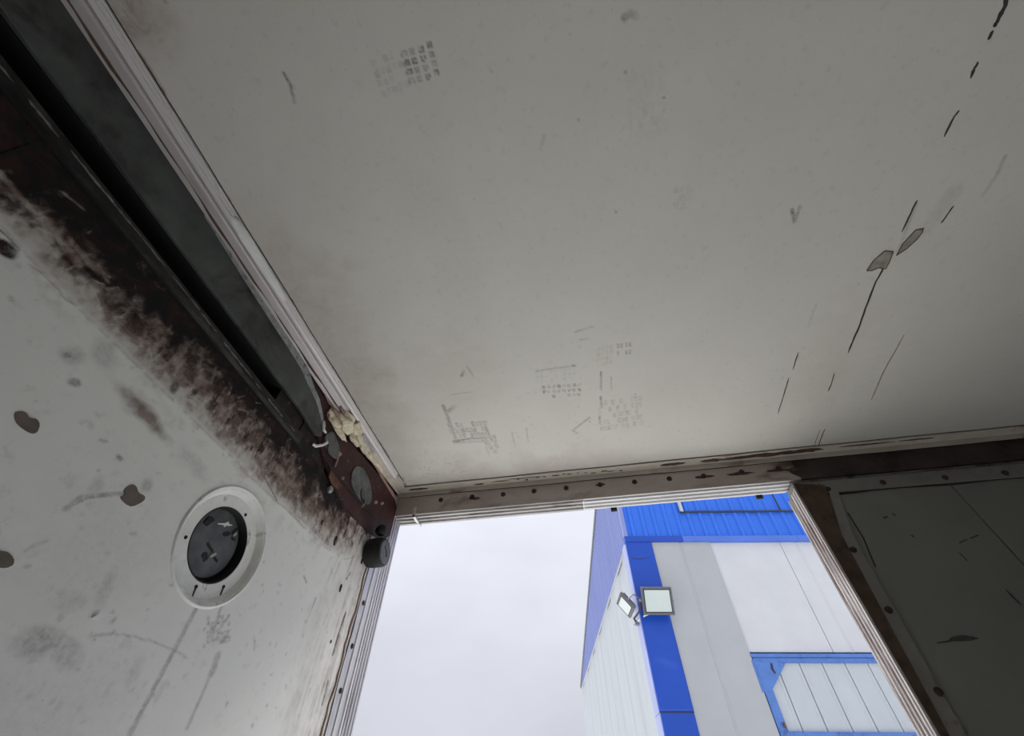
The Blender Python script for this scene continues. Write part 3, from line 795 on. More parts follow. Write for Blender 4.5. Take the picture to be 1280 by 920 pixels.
# ---- red primer corner plate with its fittings
plateO = tag(root('corner_plate', wpt((0.95, 2.19))), 'dark red primed steel plate in the upper corner beside the door opening', 'plate')
poly = [(0.5435, 2.2807), (0.5955, 2.2754), (0.6570, 2.2731), (0.7120, 2.2664), (0.7620, 2.2436), (0.9313, 2.2692), (1.0827, 2.2835), (1.1798, 2.2798), (1.2260, 2.2546), (1.2191, 2.1694), (1.1719, 2.1244), (1.0863, 2.1023), (1.0049, 2.0969), (0.9330, 2.0886), (0.8648, 2.1032), (0.8068, 2.1262), (0.7512, 2.1537), (0.7134, 2.1755), (0.6627, 2.1985)]
MB().prism([wpt(p, -0.006) for p in poly], (0.0075, 0, 0)).build('primed_plate', 'primer', plateO, bevel=0.001)
rim = [(0.6646, 2.2808), (0.6974, 2.2797), (0.7260, 2.2795)]
MB().ribbon([wpt(p, 0.0018) for p in rim], [0.006, 0.018, 0.008], PX, 0.001).build('chipped_edge', 'primer_edge', plateO)
rim = [(0.9624, 2.2860), (1.0122, 2.2880), (1.0537, 2.2858), (1.1110, 2.2834), (1.1550, 2.2832), (1.1784, 2.2820)]
MB().ribbon([wpt(p, 0.0018) for p in rim], [0.008, 0.005, 0.012, 0.009, 0.014, 0.010], PX, 0.001).build('chipped_edge', 'primer_edge', plateO)
# raised lower fold of the plate
fold = [(0.7774, 2.1478), (0.8593, 2.1366), (0.9850, 2.1333), (1.1074, 2.1441), (1.2029, 2.1613), (1.1594, 2.1235), (1.0651, 2.0990), (0.9895, 2.0959), (0.9094, 2.0942), (0.8219, 2.1119)]
MB().prism([wpt(p, 0.0015) for p in fold], (0.004, 0, 0)).build('lower_fold', 'primer', plateO, bevel=0.001)
o = MB().prism([wpt(p, 0.0055) for p in [(0.8020, 2.1327), (0.8441, 2.1315), (0.8667, 2.1264), (0.8587, 2.1115), (0.8267, 2.1054), (0.8028, 2.1137)]], (0.0015, 0, 0)).build('rust_patch', 'rust', plateO)
o['label'] = 'orange brown rust patch'
ov = [(0.8916, 2.1896), (0.9028, 2.2195), (0.9371, 2.2352), (0.9812, 2.2310), (1.0182, 2.2124), (1.0354, 2.1868), (1.0273, 2.1631), (0.9840, 2.1507), (0.9381, 2.1539), (0.9035, 2.1656)]
o = MB().prism([wpt(p, 0.0015) for p in rounded(ov)], (0.0035, 0, 0)).build('oval_patch', 'grey_patch', plateO, bevel=0.0012)
o['label'] = 'grey oval patch with a dark hook mark'
MB().ribbon([wpt(p, 0.0052) for p in [(0.9635, 2.1804), (0.9653, 2.1656), (0.9802, 2.1562), (0.9973, 2.1560)]], [0.003, 0.006, 0.006, 0.012], PX, 0.0012).build('hook_mark', 'hole', o)
flap = [(0.7240, 2.1841), (0.7455, 2.2211), (0.7809, 2.2112), (0.8136, 2.1929), (0.8069, 2.1694), (0.7799, 2.1624), (0.7506, 2.1660)]
o = MB().prism([wpt(p, 0.002) for p in rounded(flap)], (0.006, 0, 0)).build('bent_flap', 'grey_patch', plateO, bevel=0.0015)
o['label'] = 'grey bent metal flap'
for p in ((0.8136, 2.1929), (0.8609, 2.1477), (0.9984, 2.1462), (1.0615, 2.1941), (1.1003, 2.2143)):
    b_ = MB().lathe([(0.0055, 0.0), (0.0055, 0.004), (0.0035, 0.007)], wpt(p, 0.0015), 'x', 8).build('bolt', 'primer_edge', plateO, smooth=True)
for p in ([(0.8035, 2.1934), (0.8100, 2.1716), (0.8120, 2.1498)],):
    MB().tube([wpt(q, 0.006) for q in p], [0.004, 0.003, 0.002], 6).build('stud', 'primer_edge', plateO, smooth=True)
zb_ = (0.8308, 2.0938)
b_ = MB().lathe([(0.010, 0.0), (0.010, 0.006), (0.007, 0.009)], wpt(zb_, 0.0), 'x', 6).build('hex_bolt', 'bolt_steel', plateO, bevel=0.001)
b_['label'] = 'grey hexagon bolt head'
wire = MB().tube([wpt(p, d) for p, d in zip([(0.7457, 2.1726), (0.7564, 2.1525), (0.7754, 2.1388), (0.8133, 2.1356), (0.8581, 2.1383), (0.9345, 2.1439), (1.0010, 2.1425), (1.0545, 2.1495), (1.0891, 2.1528), (1.1473, 2.1625)], [0.012, 0.010, 0.008, 0.008, 0.009, 0.009, 0.008, 0.007, 0.007, 0.012])], 0.0017, 7).build('wire', 'rubber', None, smooth=True)
tag(wire, 'thin black wire clipped across the red corner plate', 'wire')
tie = MB().tube([wpt(p, d) for p, d in zip([(0.7026, 2.1412), (0.7137, 2.1425), (0.7280, 2.1562), (0.7405, 2.1737), (0.7404, 2.1855)], [0.004, 0.006, 0.012, 0.010, 0.004])], [0.003, 0.004, 0.0035, 0.004, 0.003], 7).build('cable_tie', 'white', None, smooth=True)
tag(tie, 'white curled plastic tie end below the grey rail', 'tie')
tie2 = MB().tube([wpt(p, d) for p, d in zip([(0.7015, 2.2139), (0.7052, 2.2033), (0.7126, 2.1934), (0.7271, 2.1974)], [0.006, 0.008, 0.008, 0.005])], [0.003, 0.0042, 0.0035, 0.003], 7).build('sealant_drip', 'white', plateO, smooth=True)

# ---- torn yellow foam
foam = tag(root('insulation_foam', wpt((0.80, 2.27))), 'torn yellowish insulation foam bursting out under the broken cove trim', 'foam')
def lump(name, c, r, mat, seed, sub=3, parent=foam, amp=0.45):
    bm = bmesh.new()
    bmesh.ops.create_icosphere(bm, subdivisions=sub, radius=1.0)
    q = np.random.default_rng(seed)
    K = q.normal(0, 1, (7, 3)) * 2.4
    ph = q.uniform(0, 6.28, 7)
    for v in bm.verts:
        d = sum(math.sin(K[i] @ np.array(v.co) + ph[i]) / (1 + 0.3 * i) for i in range(7)) * amp / 2.6
        d2 = 0.10 * math.sin(v.co.x * 13 + ph[0]) * math.sin(v.co.y * 15 + ph[1]) * math.sin(v.co.z * 14 + ph[2])
        v.co = Vector(v.co) * (1 + d + d2)
        v.co = Vector((c[0] + v.co.x * r[0], c[1] + v.co.y * r[1], c[2] + v.co.z * r[2]))
    me = bpy.data.meshes.new(name)
    bm.to_mesh(me)
    bm.free()
    me.materials.append(M[mat])
    o = bpy.data.objects.new(name, me)
    col.objects.link(o)
    return seat(o, parent)
for i, (p, d, r) in enumerate((((0.7386, 2.2494), 0.006, (0.010, 0.036, 0.016)), ((0.7793, 2.2672), 0.010, (0.012, 0.034, 0.014)), ((0.8162, 2.2960), 0.014, (0.012, 0.026, 0.016)),
                               ((0.7753, 2.2940), 0.014, (0.010, 0.026, 0.010)), ((0.8541, 2.2970), 0.010, (0.010, 0.028, 0.014)), ((0.9005, 2.2882), 0.006, (0.008, 0.030, 0.010)), ((0.8460, 2.2692), 0.006, (0.008, 0.022, 0.010)), ((0.9583, 2.2922), 0.004, (0.007, 0.030, 0.008)),
                               ((0.7758, 2.2380), 0.006, (0.006, 0.026, 0.006)), ((1.0184, 2.2986), 0.003, (0.006, 0.022, 0.006)))):
    lump('foam_lump', wpt(p, d), tuple(q * 1.15 for q in r), 'foam', 100 + i, 4)
for i, (p, d, r) in enumerate((((0.7324, 2.2643), 0.012, (0.006, 0.034, 0.010)), ((0.7462, 2.2921), 0.012, (0.006, 0.022, 0.012)), ((0.7141, 2.2449), 0.006, (0.005, 0.012, 0.010)))):
    o = lump('foam_crust', wpt(p, d), r, 'foam_skin', 140 + i, 2)
    o['label'] = 'brown crust of the foam'
# filler strip between plate and broken trim
fil = [(0.90, 2.285), (1.00, 2.292), (1.10, 2.294), (1.165, 2.290)]
MB().prism([(-0.6425, 0.80, 2.276), (-0.6415, 1.205, 2.306), (-0.640, 1.205, 2.3195), (-0.612, 1.205, 2.3195), (-0.606, 0.80, 2.3195)], (0, 0, 0.003)).build('filler_strip', 'flange', trim)

# ---- door head
head = tag(root('trim_2', (0, OY, 2.27)), 'brown riveted steel door head with a ribbed aluminium underside', 'door frame', kind='structure')
box('channel', (-0.70, OY, SZ), (0.66, OY + 0.012, 2.335), 'header', head)
MB().prism([(0.66, OY, SZ), (1.84, OY, SZ), (1.84, OY, 2.335), (0.66, OY, 2.335)], (0, 0.012, 0)).build('channel', 'dark_head', head)['label'] = 'dark red part of the head beyond the opening'
MB().prism([(x, OY - 0.0001, z) for x, z in ((0.665, SZ + 0.001), (0.642, SZ + 0.022), (0.635, SZ + 0.035), (0.668, SZ + 0.045), (0.69, SZ + 0.066), (0.73, SZ + 0.0665), (0.73, SZ + 0.001))], (0, -0.0006, 0)).build('dark_patch', 'dark_head', head)  # head is darker from here to its right end, ragged at the join
box('channel_top', (-0.70, OY + 0.012, 2.30), (1.84, OY + 0.075, 2.36), 'header', head)
# ceiling-side flange, slightly proud of the face
MB().prism([(-0.645, OY - 0.034, CZ - 0.0005), (-0.645, OY - 0.034, CZ - 0.003), (-0.645, OY - 0.004, CZ - 0.006), (-0.645, OY - 0.003, CZ - 0.020), (-0.645, OY + 0.001, CZ - 0.022), (-0.645, OY + 0.001, CZ - 0.0005)], (2.44, 0, 0)).build('flange', 'flange', head)
MB().ribbon([(x, OY - 0.0365 + 0.001 * math.sin(x * 17), CZ - 0.0003) for x in np.linspace(-0.62, 1.7, 50)], 0.0018, DN, 0.0008).build('ceiling_joint', 'joint', head)
MB().ribbon([(x, OY - 0.0012, CZ - 0.0235 + 0.001 * math.sin(x * 11)) for x in np.linspace(-0.64, 1.75, 50)], 0.0014, (0, -1, 0), 0.0008).build('flange_joint', 'joint', head)
def flake(pts, m='flake'):
    MB().prism([(x, OY - 0.0362, z) for x, z in pts], (0, 0.006, 0)).build('paint_flake', m, head)
# flaked paint on the flange, seen from below (x, y)
def flake_c(cx, w, h, cyy, seed, m='flake'):
    q = np.random.default_rng(seed)
    T = np.linspace(0, 2 * math.pi, 27)[:-1]
    pts = [(cx + w * 0.5 * math.cos(t) * q.uniform(0.8, 1.05), cyy + h * 0.5 * math.sin(t) * q.uniform(0.6, 1.1)) for t in T]
    y0, z0, y1, z1 = OY - 0.034, CZ - 0.0032, OY - 0.004, CZ - 0.0062
    P = [(x, y, z0 + (z1 - z0) * (y - y0) / (y1 - y0) + 0.0002) for x, y in pts]
    MB().prism(P, (0, 0, -0.0011)).build('paint_flake', m, head)
for i, (px, w, h, yy) in enumerate(((0.305, 0.085, 0.014, 1.190), (0.425, 0.070, 0.016, 1.190), (0.50, 0.11, 0.012, 1.191), (0.60, 0.24, 0.018, 1.189), (0.685, 0.16, 0.020, 1.188), (0.88, 0.16, 0.006, 1.186), (1.02, 0.10, 0.005, 1.186), (1.36, 0.10, 0.007, 1.186),
                                    (-0.565, 0.07, 0.010, 1.190), (-0.345, 0.035, 0.007, 1.196), (-0.27, 0.06, 0.004, 1.190), (-0.18, 0.12, 0.003, 1.186))):
    flake_c(px, w, h, yy, 200 + i)
for i in range(13):
    flake_c(-0.20 + 0.028 * i + random.uniform(-0.01, 0.01), random.uniform(0.008, 0.028), random.uniform(0.003, 0.006), 1.192 + random.uniform(-0.006, 0.006), 230 + i, 'rust')
for p in [(-0.4826, 2.2752), (-0.3715, 2.2762), (-0.2624, 2.2742), (-0.1568, 2.2754), (-0.0492, 2.2762), (0.0628, 2.2762), (0.1735, 2.2747), (0.2833, 2.2745), (0.3892, 2.2729), (0.5047, 2.2745), (0.6133, 2.2737)]:
    MB().lathe([(0.0085, 0.001), (0.0075, -0.003), (0.004, -0.0045)], (p[0], OY, p[1]), 'y', 12).build('bolt', 'bolt', head, smooth=True)
for p, w in (((-0.3596, 2.2689), 0.05), ((0.0628, 2.2762), 0.035), ((0.3894, 2.2699), 0.08), ((0.4979, 2.2694), 0.10), ((0.6041, 2.2688), 0.07), ((0.6495, 2.2664), 0.06)):
    q = np.random.default_rng(int(p[0] * 1000) % 97)
    pts = [(p[0] + w * 0.5 * math.cos(t) * q.uniform(0.6, 1.1), p[1] + 0.006 * math.sin(t) * q.uniform(0.6, 1.1)) for t in np.linspace(0, 6.283, 17)[:-1]]
    MB().prism([(x, OY - 0.0002, z) for x, z in pts], (0, -0.0006, 0)).build('rust_stain', 'flake', head)
# ribbed underside
prof = [(0.0, 0.0)]
for k in range(3):
    y = 0.006 + k * 0.0205
    prof += [(y, 0.0), (y + 0.003, -0.005), (y + 0.011, -0.005), (y + 0.013, 0.0), (y + 0.0165, 0.003)]
prof += [(0.068, 0.0), (0.068, 0.012), (0.0, 0.012)]
MB().prism([(-0.645, OY + 0.001 + a, SZ + b - 0.001) for a, b in prof], (0.30 + 0.345, 0, 0)).build('ribbed_soffit', 'alu_soffit', head)
MB().prism([(0.002, OY + 0.001 + a, SZ + b - 0.001) for a, b in prof], (0.625, 0, 0)).build('ribbed_soffit', 'alu_clean', head)
MB().prism([(0.63, OY + 0.001 + a, SZ + b + 0.002) for a, b in prof], (1.2, 0, 0)).build('ribbed_soffit', 'alu', head)
MB().box((-0.573, 1.2025, SZ - 0.012), (-0.5655, 1.2085, SZ + 0.022)).box((-0.573, 1.2025, SZ - 0.012), (-0.5655, 1.278, SZ - 0.0066)).build('clip', 'alu_clean', head)
for x, s in ((-0.36, 0.8), (-0.07, 0.9)):
    MB().hull8([(x - 0.05 * s, OY + 0.016, SZ - 0.0055), (x + 0.05 * s, OY + 0.013, SZ - 0.0055), (x + 0.03 * s, OY + 0.021, SZ - 0.0055), (x - 0.02 * s, OY + 0.023, SZ - 0.0055),
                (x - 0.05 * s, OY + 0.016, SZ), (x + 0.05 * s, OY + 0.013, SZ), (x + 0.03 * s, OY + 0.021, SZ), (x - 0.02 * s, OY + 0.023, SZ)]).build('dent', 'hole', head)
for x in (0.0975, 0.55):
    o = box('rubber_stop', (x - 0.010, OY + 0.066, SZ - 0.013), (x + 0.010, OY + 0.074, SZ + 0.002), 'rubber', head, bevel=0.001)

# ---- left door post
post = tag(root('trim_3', (WX, OY, 0)), 'ribbed aluminium door post at the left of the opening', 'door frame', kind='structure')
MB().box((WX - 0.02, 1.131, 0.0), (WX + 0.0012, OY - 0.004, 2.105)).build('mounting_flange', 'alu_post', post)
prof = [(0.0, 0.0)]
for k in range(4):
    y = 0.004 + k * 0.0155
    prof += [(y, 0.0), (y + 0.002, 0.0055), (y + 0.0075, 0.0055), (y + 0.0095, 0.0), (y + 0.012, -0.003)]
prof += [(0.066, 0.0), (0.066, -0.02), (0.0, -0.02)]
MB().prism([(WX - 0.0035 + b, OY - 0.004 + a, 0.0) for a, b in prof], (0, 0, SZ)).build('ribbed_reveal', 'alu_post', post)
MB().prism([(WX - 0.001, OY - 0.050, 0), (WX + 0.004, OY - 0.046, 0), (WX + 0.004, OY - 0.040, 0), (WX - 0.001, OY - 0.036, 0)], (0, 0, 2.08)).build('bead', 'alu_clean', post)
MB().prism([(WX - 0.001, OY - 0.020, 0), (WX + 0.004, OY - 0.016, 0), (WX + 0.004, OY - 0.010, 0), (WX - 0.001, OY - 0.006, 0)], (0, 0, 2.10)).build('bead', 'alu_clean', post)
MB().box((WX - 0.02, OY - 0.02, 2.10), (WX - 0.003, OY + 0.062, 2.30)).build('post_top', 'header', post)
for p in [(1.1596, 1.9358), (1.1546, 1.8323), (1.1571, 1.7391)]:
    MB().lathe([(0.0065, 0.0), (0.0055, 0.003), (0.002, 0.004)], (WX + 0.001, min(max(p[0], 1.143), 1.152), p[1]), 'x', 10).build('rivet', 'bolt', post, smooth=True)
MB().ribbon([wpt((1.1315 + 0.0015 * math.sin(z * 31), z), 0.0013) for z in np.linspace(1.5, 2.06, 30)], 0.0035, PX, 0.0008).build('flange_gap', 'joint', post)

# ---- closed right door leaf
door = tag(root('door_1', (0.625, OY, 0)), 'closed right door leaf in deep shade with a ribbed aluminium edge', 'door', kind='structure')
DX = 0.625
DT = 2.222
prof = [(0.0, 0.0)]
for k in range(4):
    y = 0.004 + k * 0.0165
    prof += [(y, 0.0), (y + 0.002, -0.004), (y + 0.008, -0.004), (y + 0.010, 0.0), (y + 0.0125, 0.0025)]
prof += [(0.070, 0.0), (0.070, 0.02), (0.0, 0.02)]
MB().prism([(DX + b, OY + 0.002 + a, 0.01) for a, b in prof], (0, 0, DT - 0.035)).build('ribbed_edge', 'alu_worn', door)
box('lip_bead', (DX - 0.003, OY - 0.004, 0.01), (DX + 0.003, OY + 0.003, DT - 0.02), 'alu_worn', door, bevel=0.001)
MB().prism([(DX + 0.003, OY + 0.001, 0.01), (0.640, OY + 0.001, 0.01), (0.640, OY + 0.001, 1.60), (0.672, OY + 0.001, 2.05), (0.708, OY + 0.001, DT - 0.02), (DX + 0.003, OY + 0.001, DT - 0.005)], (0, -0.006, 0)).build('seal', 'seal_brown', door)
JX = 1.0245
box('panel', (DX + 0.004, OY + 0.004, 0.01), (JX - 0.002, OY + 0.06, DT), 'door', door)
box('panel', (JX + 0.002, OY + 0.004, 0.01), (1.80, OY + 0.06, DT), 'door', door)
box('joint_backing', (JX - 0.01, OY + 0.012, 0.01), (JX + 0.01, OY + 0.016, DT), 'joint', door)
bar = MB().prism([(0.640, OY + 0.004, 0.01), (0.673, OY + 0.004, 0.01), (0.673, OY + 0.004, 1.62), (0.700, OY + 0.004, 2.05), (0.735, OY + 0.004, 2.185), (0.712, OY + 0.004, 2.19), (0.672, OY + 0.004, 2.05), (0.640, OY + 0.004, 1.60)], (0, -0.007, 0)).build('cover_strip', 'door_bar', door, bevel=0.001)
for p in [(0.6781, 2.0115), (0.6737, 1.8689), (0.6720, 1.7151)]:
    MB().lathe([(0.008, 0.0), (0.007, -0.004), (0.003, -0.0055)], (p[0], OY - 0.003, p[1]), 'y', 12).build('bolt', 'bolt', bar, smooth=True)
MB().ribbon([(x, OY + 0.0038, z) for x, z in [(0.7252, 2.1165), (0.7231, 2.0425), (0.7077, 1.9684)]], 0.003, (0, -1, 0), 0.0008).build('scratch', 'joint', door)
top = MB().prism([(0.70, OY + 0.004, 2.18), (1.80, OY + 0.004, 2.176), (1.80, OY + 0.004, 2.215), (0.70, OY + 0.004, 2.215)], (0, -0.006, 0)).build('top_strip', 'door_bar', door, bevel=0.001)
MB().ribbon([(x, OY + 0.0036, 2.177 + 0.002 * math.sin(x * 23)) for x in np.linspace(0.69, 1.79, 26)], [random.uniform(0.003, 0.007) for _ in range(26)], (0, -1, 0), 0.001).build('strip_gap', 'joint', door)
for p in [(0.8615, 2.1892), (1.0215, 2.1874), (1.1704, 2.1863), (0.7113, 2.1840)]:
    MB().lathe([(0.008, 0.0), (0.007, -0.004), (0.003, -0.0055)], (p[0], OY - 0.001, p[1] + 0.006), 'y', 12).build('bolt', 'bolt', top, smooth=True)
M['scuff'] = simple('rubbed_scuff', (0.075, 0.073, 0.068), 0.8, 0, 0.5, 90)
for pts, w in (([(0.7556, 1.8036), (0.7695, 1.8077), (0.7844, 1.8086), (0.7997, 1.8080), (0.8179, 1.8072)], [0.002, 0.008, 0.011, 0.010, 0.002]), ([(0.7319, 1.8015), (0.7453, 1.8025), (0.7556, 1.8036)], 0.003), ([(0.9447, 1.9009), (0.9471, 1.8834), (0.9493, 1.8664)], [0.002, 0.005, 0.002]), ([(0.8023, 2.0926), (0.8074, 2.0945), (0.8144, 2.0962)], 0.005), ([(0.8313, 2.1041), (0.8336, 2.1015), (0.8346, 2.0967)], 0.004),
               ([(0.9296, 2.0131), (0.9442, 2.0183), (0.9525, 2.0197)], 0.003), ([(0.9623, 2.0231), (0.9738, 2.0264), (0.9853, 2.0297)], 0.003), ([(0.8381, 2.0419), (0.8385, 2.0397), (0.8408, 2.0373)], 0.005), ([(0.9126, 1.9898), (0.9142, 1.9797), (0.9157, 1.9697)], 0.002), ([(1.1814, 2.1903), (1.1864, 2.1818), (1.1988, 2.1778)], 0.005)):
    MB().ribbon([(x, OY + 0.0038, z) for x, z in pts], w, (0, -1, 0), 0.0007).build('scuff', 'scuff', door)

# ================================================================== THINGS INSIDE
# ---- round flange with its rubber plug
ring = tag(empty('round_flange', wpt(RC)), 'white round wall flange holding a dark grey rubber plug', 'flange')
c = (WX, RC[0], RC[1])
ring_o = MB().lathe([(0.1020, 0.0002), (0.1005, 0.0022), (0.0985, 0.0028), (0.0968, 0.0020), (0.0870, -0.0090), (0.0860, -0.0098), (0.0645, -0.0098), (0.0640, -0.0115), (0.0640, -0.034), (0.0995, -0.034)], (0, 0, 0), 'x', 72, close=False)
ring_o.build('ring', 'ring', ring, smooth=True)
well = MB().lathe([(0.0638, -0.0100), (0.0625, -0.0095), (0.0610, -0.012), (0.0605, -0.030), (0.0600, -0.0318), (0.0001, -0.0318), (0.0001, -0.036), (0.0638, -0.036)], (0, 0, 0), 'x', 56, close=False).build('rubber_well', 'rubber', ring, smooth=True)
plug = MB().lathe([(0.0001, -0.031), (0.0575, -0.031), (0.0590, -0.029), (0.0580, -0.0235), (0.0540, -0.0225), (0.030, -0.0222), (0.0001, -0.0222)], (0, -0.0035, 0.004), 'x', 48, close=False).build('rubber_plug', 'rubber_grey', ring, smooth=True)
def local(p, d): return (d, p[0] - RC[0], p[1] - RC[1])
def rloc(P): return [(p[0] - WX, p[1] - RC[0], p[2] - RC[1]) for p in P]
PD = 0.0006
for arm, w in (([(-0.6641, 0.6003, 1.8427), (-0.6641, 0.6098, 1.8395), (-0.6641, 0.6210, 1.8368)], 0.0045), ([(-0.6641, 0.6122, 1.8171), (-0.6641, 0.6154, 1.8207), (-0.6641, 0.6171, 1.8251)], 0.0045), ([(-0.6641, 0.6293, 1.8306), (-0.6641, 0.6342, 1.8291), (-0.6641, 0.6411, 1.8279)], 0.0045),
               ([(-0.6641, 0.6384, 1.8797), (-0.6641, 0.6422, 1.8860), (-0.6641, 0.6457, 1.8938)], 0.0042), ([(-0.6641, 0.6456, 1.8984), (-0.6641, 0.6478, 1.9003), (-0.6641, 0.6505, 1.9018)], 0.003), ([(-0.6641, 0.6436, 1.8735), (-0.6641, 0.6482, 1.8731), (-0.6641, 0.6544, 1.8746)], 0.0035)):
    MB().ribbon(rloc(arm), w, PX, PD).build('slit', 'rubber', plug)
for hole in ([(-0.6641, 0.6097, 1.8309), (-0.6641, 0.6034, 1.8272), (-0.6641, 0.6027, 1.8220), (-0.6641, 0.6076, 1.8187), (-0.6641, 0.6134, 1.8205), (-0.6641, 0.6160, 1.8273)], [(-0.6641, 0.6319, 1.8807), (-0.6641, 0.6224, 1.8750), (-0.6641, 0.6198, 1.8698), (-0.6641, 0.6250, 1.8678), (-0.6641, 0.6329, 1.8710), (-0.6641, 0.6382, 1.8776)]):
    MB().prism(rloc(rounded(hole, 1)), (0.0005, 0, 0)).build('recess', 'rubber', plug)
for tip in ([(-0.6641, 0.6189, 1.8265), (-0.6641, 0.6234, 1.8314), (-0.6641, 0.6280, 1.8364)], [(-0.6641, 0.6435, 1.8771), (-0.6641, 0.6451, 1.8811), (-0.6641, 0.6472, 1.8845)]):
    MB().ribbon(rloc(tip), [0.004, 0.006, 0.005], PX, 0.003).build('contact_tip', 'beige', plug, bevel=0.0008)
MB().prism(rloc([(-0.6641, 0.5703, 1.8651), (-0.6641, 0.5737, 1.8786), (-0.6641, 0.5807, 1.8815), (-0.6641, 0.5878, 1.8788), (-0.6641, 0.5804, 1.8639)]), (0.002, 0, 0)).build('notch', 'rubber', plug)
MB().prism(rloc([(-0.6635, 0.5970, 1.8781), (-0.6635, 0.6117, 1.8860), (-0.6635, 0.6152, 1.8897), (-0.6635, 0.6179, 1.8928), (-0.6635, 0.6197, 1.8893), (-0.6635, 0.6306, 1.8920), (-0.6635, 0.6244, 1.8871), (-0.6635, 0.6181, 1.8846), (-0.6635, 0.6151, 1.8798), (-0.6635, 0.6118, 1.8820), (-0.6635, 0.5994, 1.8772)]), (0.001, 0, 0)).build('white_scrap', 'white', ring)['label'] = 'small white star shaped scrap'
for p in ((0.5455, 1.8248), (0.6350, 1.9148), (0.6697, 1.7950), (0.6151, 1.7741)):
    q = local(p, -0.0098)
    MB().lathe([(0.0032, 0.0), (0.0028, 0.001)], q, 'x', 10).build('screw', 'hole', ring, smooth=True)
for a in ([(0.6150, 1.7753), (0.6163, 1.7670), (0.6192, 1.7570)], [(0.6697, 1.7963), (0.6714, 1.7836), (0.6749, 1.7718)]):
    MB().ribbon([local(q, -0.0096) for q in a], [0.004, 0.003, 0.002], PX, 0.0005).build('drip_mark', 'crack', ring)

# ---- rubber bumper
bp = (-0.5880, 1.1062, 2.0542)
bump_o = tag(empty('rubber_bumper', (WX, bp[1], bp[2])), 'round black rubber bumper on the left door post under the corner', 'bumper')
MB().lathe([(0.034, 0.0), (0.0385, 0.004), (0.0405, 0.020), (0.0400, 0.044), (0.0370, 0.051), (0.0340, 0.0525), (0.0001, 0.0535)], (0.0015, 0, 0), 'x', 36, close=False).build('body', 'rubber', bump_o, smooth=True)
MB().lathe([(0.0335, 0.0), (0.0325, 0.0015), (0.0001, 0.0020)], (0.0537, 0, 0), 'x', 36, close=False).build('face', 'rubber_grey', bump_o, smooth=True)
MB().ribbon([(0.0557, -0.014, 0.012), (0.0557, 0.004, 0.001), (0.0557, 0.010, -0.010)], [0.004, 0.007, 0.009], PX, 0.0005).build('face_mark', 'rubber', bump_o)
kp = (-0.6000, 1.0819, 2.1091)
MB().lathe([(0.006, -0.022), (0.013, -0.016), (0.0165, -0.008), (0.016, 0.004), (0.010, 0.012), (0.0001, 0.014)], (kp[0] - WX, kp[1] - bp[1], kp[2] - bp[2]), 'x', 20, close=False).build('knob', 'rubber', bump_o, smooth=True)

# ================================================================== BUILDING OUTSIDE
OX_, OY_ = 0.7321, 7.9664
RZ = math.radians(8.5)
bld = tag(empty('building', (OX_, OY_, -1.1), RZ), 'pale panelled industrial building with blue corner flashing and blue upper sheets', 'building')
EAVE = 6.405
BT = 6.53
FL, SL = 8.4, 11.33
STRIP = 0.445
GU = 1.555
GT = (2.5144, 4.5899)[1] + 0.03
box('core', (0.10, 0.10, 0.0), (FL, SL - 0.05, EAVE), 'panel_grey', bld)
# front wall panels, grey by the corner and white beyond
def panel(u0, u1, z0, z1, mat, v=0.0, groove=None):
    g = 0.005
    if groove is None:
        return MB().box((u0 + g, v, z0), (u1 - g, v + 0.10, z1)).build('wall_panel', mat, bld)
    q = [(u0 + g, v), (groove - 0.03, v), (groove - 0.012, v + 0.012), (groove + 0.012, v + 0.012), (groove + 0.03, v), (u1 - g, v), (u1 - g, v + 0.10), (u0 + g, v + 0.10)]
    return MB().prism([(x, y, z0) for x, y in q], (0, 0, z1 - z0)).build('wall_panel', mat, bld)
panel(STRIP - 0.05, GU, 0, EAVE, 'panel_grey', -0.03, 0.985)
edges = [GU, 2.86, 4.02, 5.18, 6.34, 7.5, FL]
for a, b_ in zip(edges[:-1], edges[1:]):
    panel(a, b_, GT, EAVE, 'panel_white', 0.0, a + 0.30 if a > 2 else None)
for a, b_ in zip((4.8, 6.34, 7.5), (6.34, 7.5, FL)):
    panel(a, b_, 0, GT, 'panel_white', 0.0)
# blue corner flashing in two lengths, lapped
ZJ = (0.2579, 3.8724)[1]
def flashing(z0, z1, off):
    q = [(-0.035 - off, -0.05 - off), (STRIP, -0.05 - off), (STRIP, -0.035), (-0.02, -0.035), (-0.02, 0.012), (-0.035 - off, 0.012)]
    rt = MB().box((-0.034 - off, 0.012, z0), (-0.018, 0.34, z1)).build('flashing_return', 'return', bld)
    rt['label'] = 'return of the blue flashing with sky glare painted in as lilac'
    return MB().prism([(x, y, z0) for x, y in q], (0, 0, z1 - z0)).build('corner_flashing', 'blue_strip', bld)
flashing(0, ZJ - 0.004, 0.0)
flashing(ZJ, EAVE + 0.02, 0.006)
box('flashing_lap', (-0.042, -0.0575, ZJ - 0.012), (STRIP, -0.05, ZJ - 0.003), 'cable', bld)
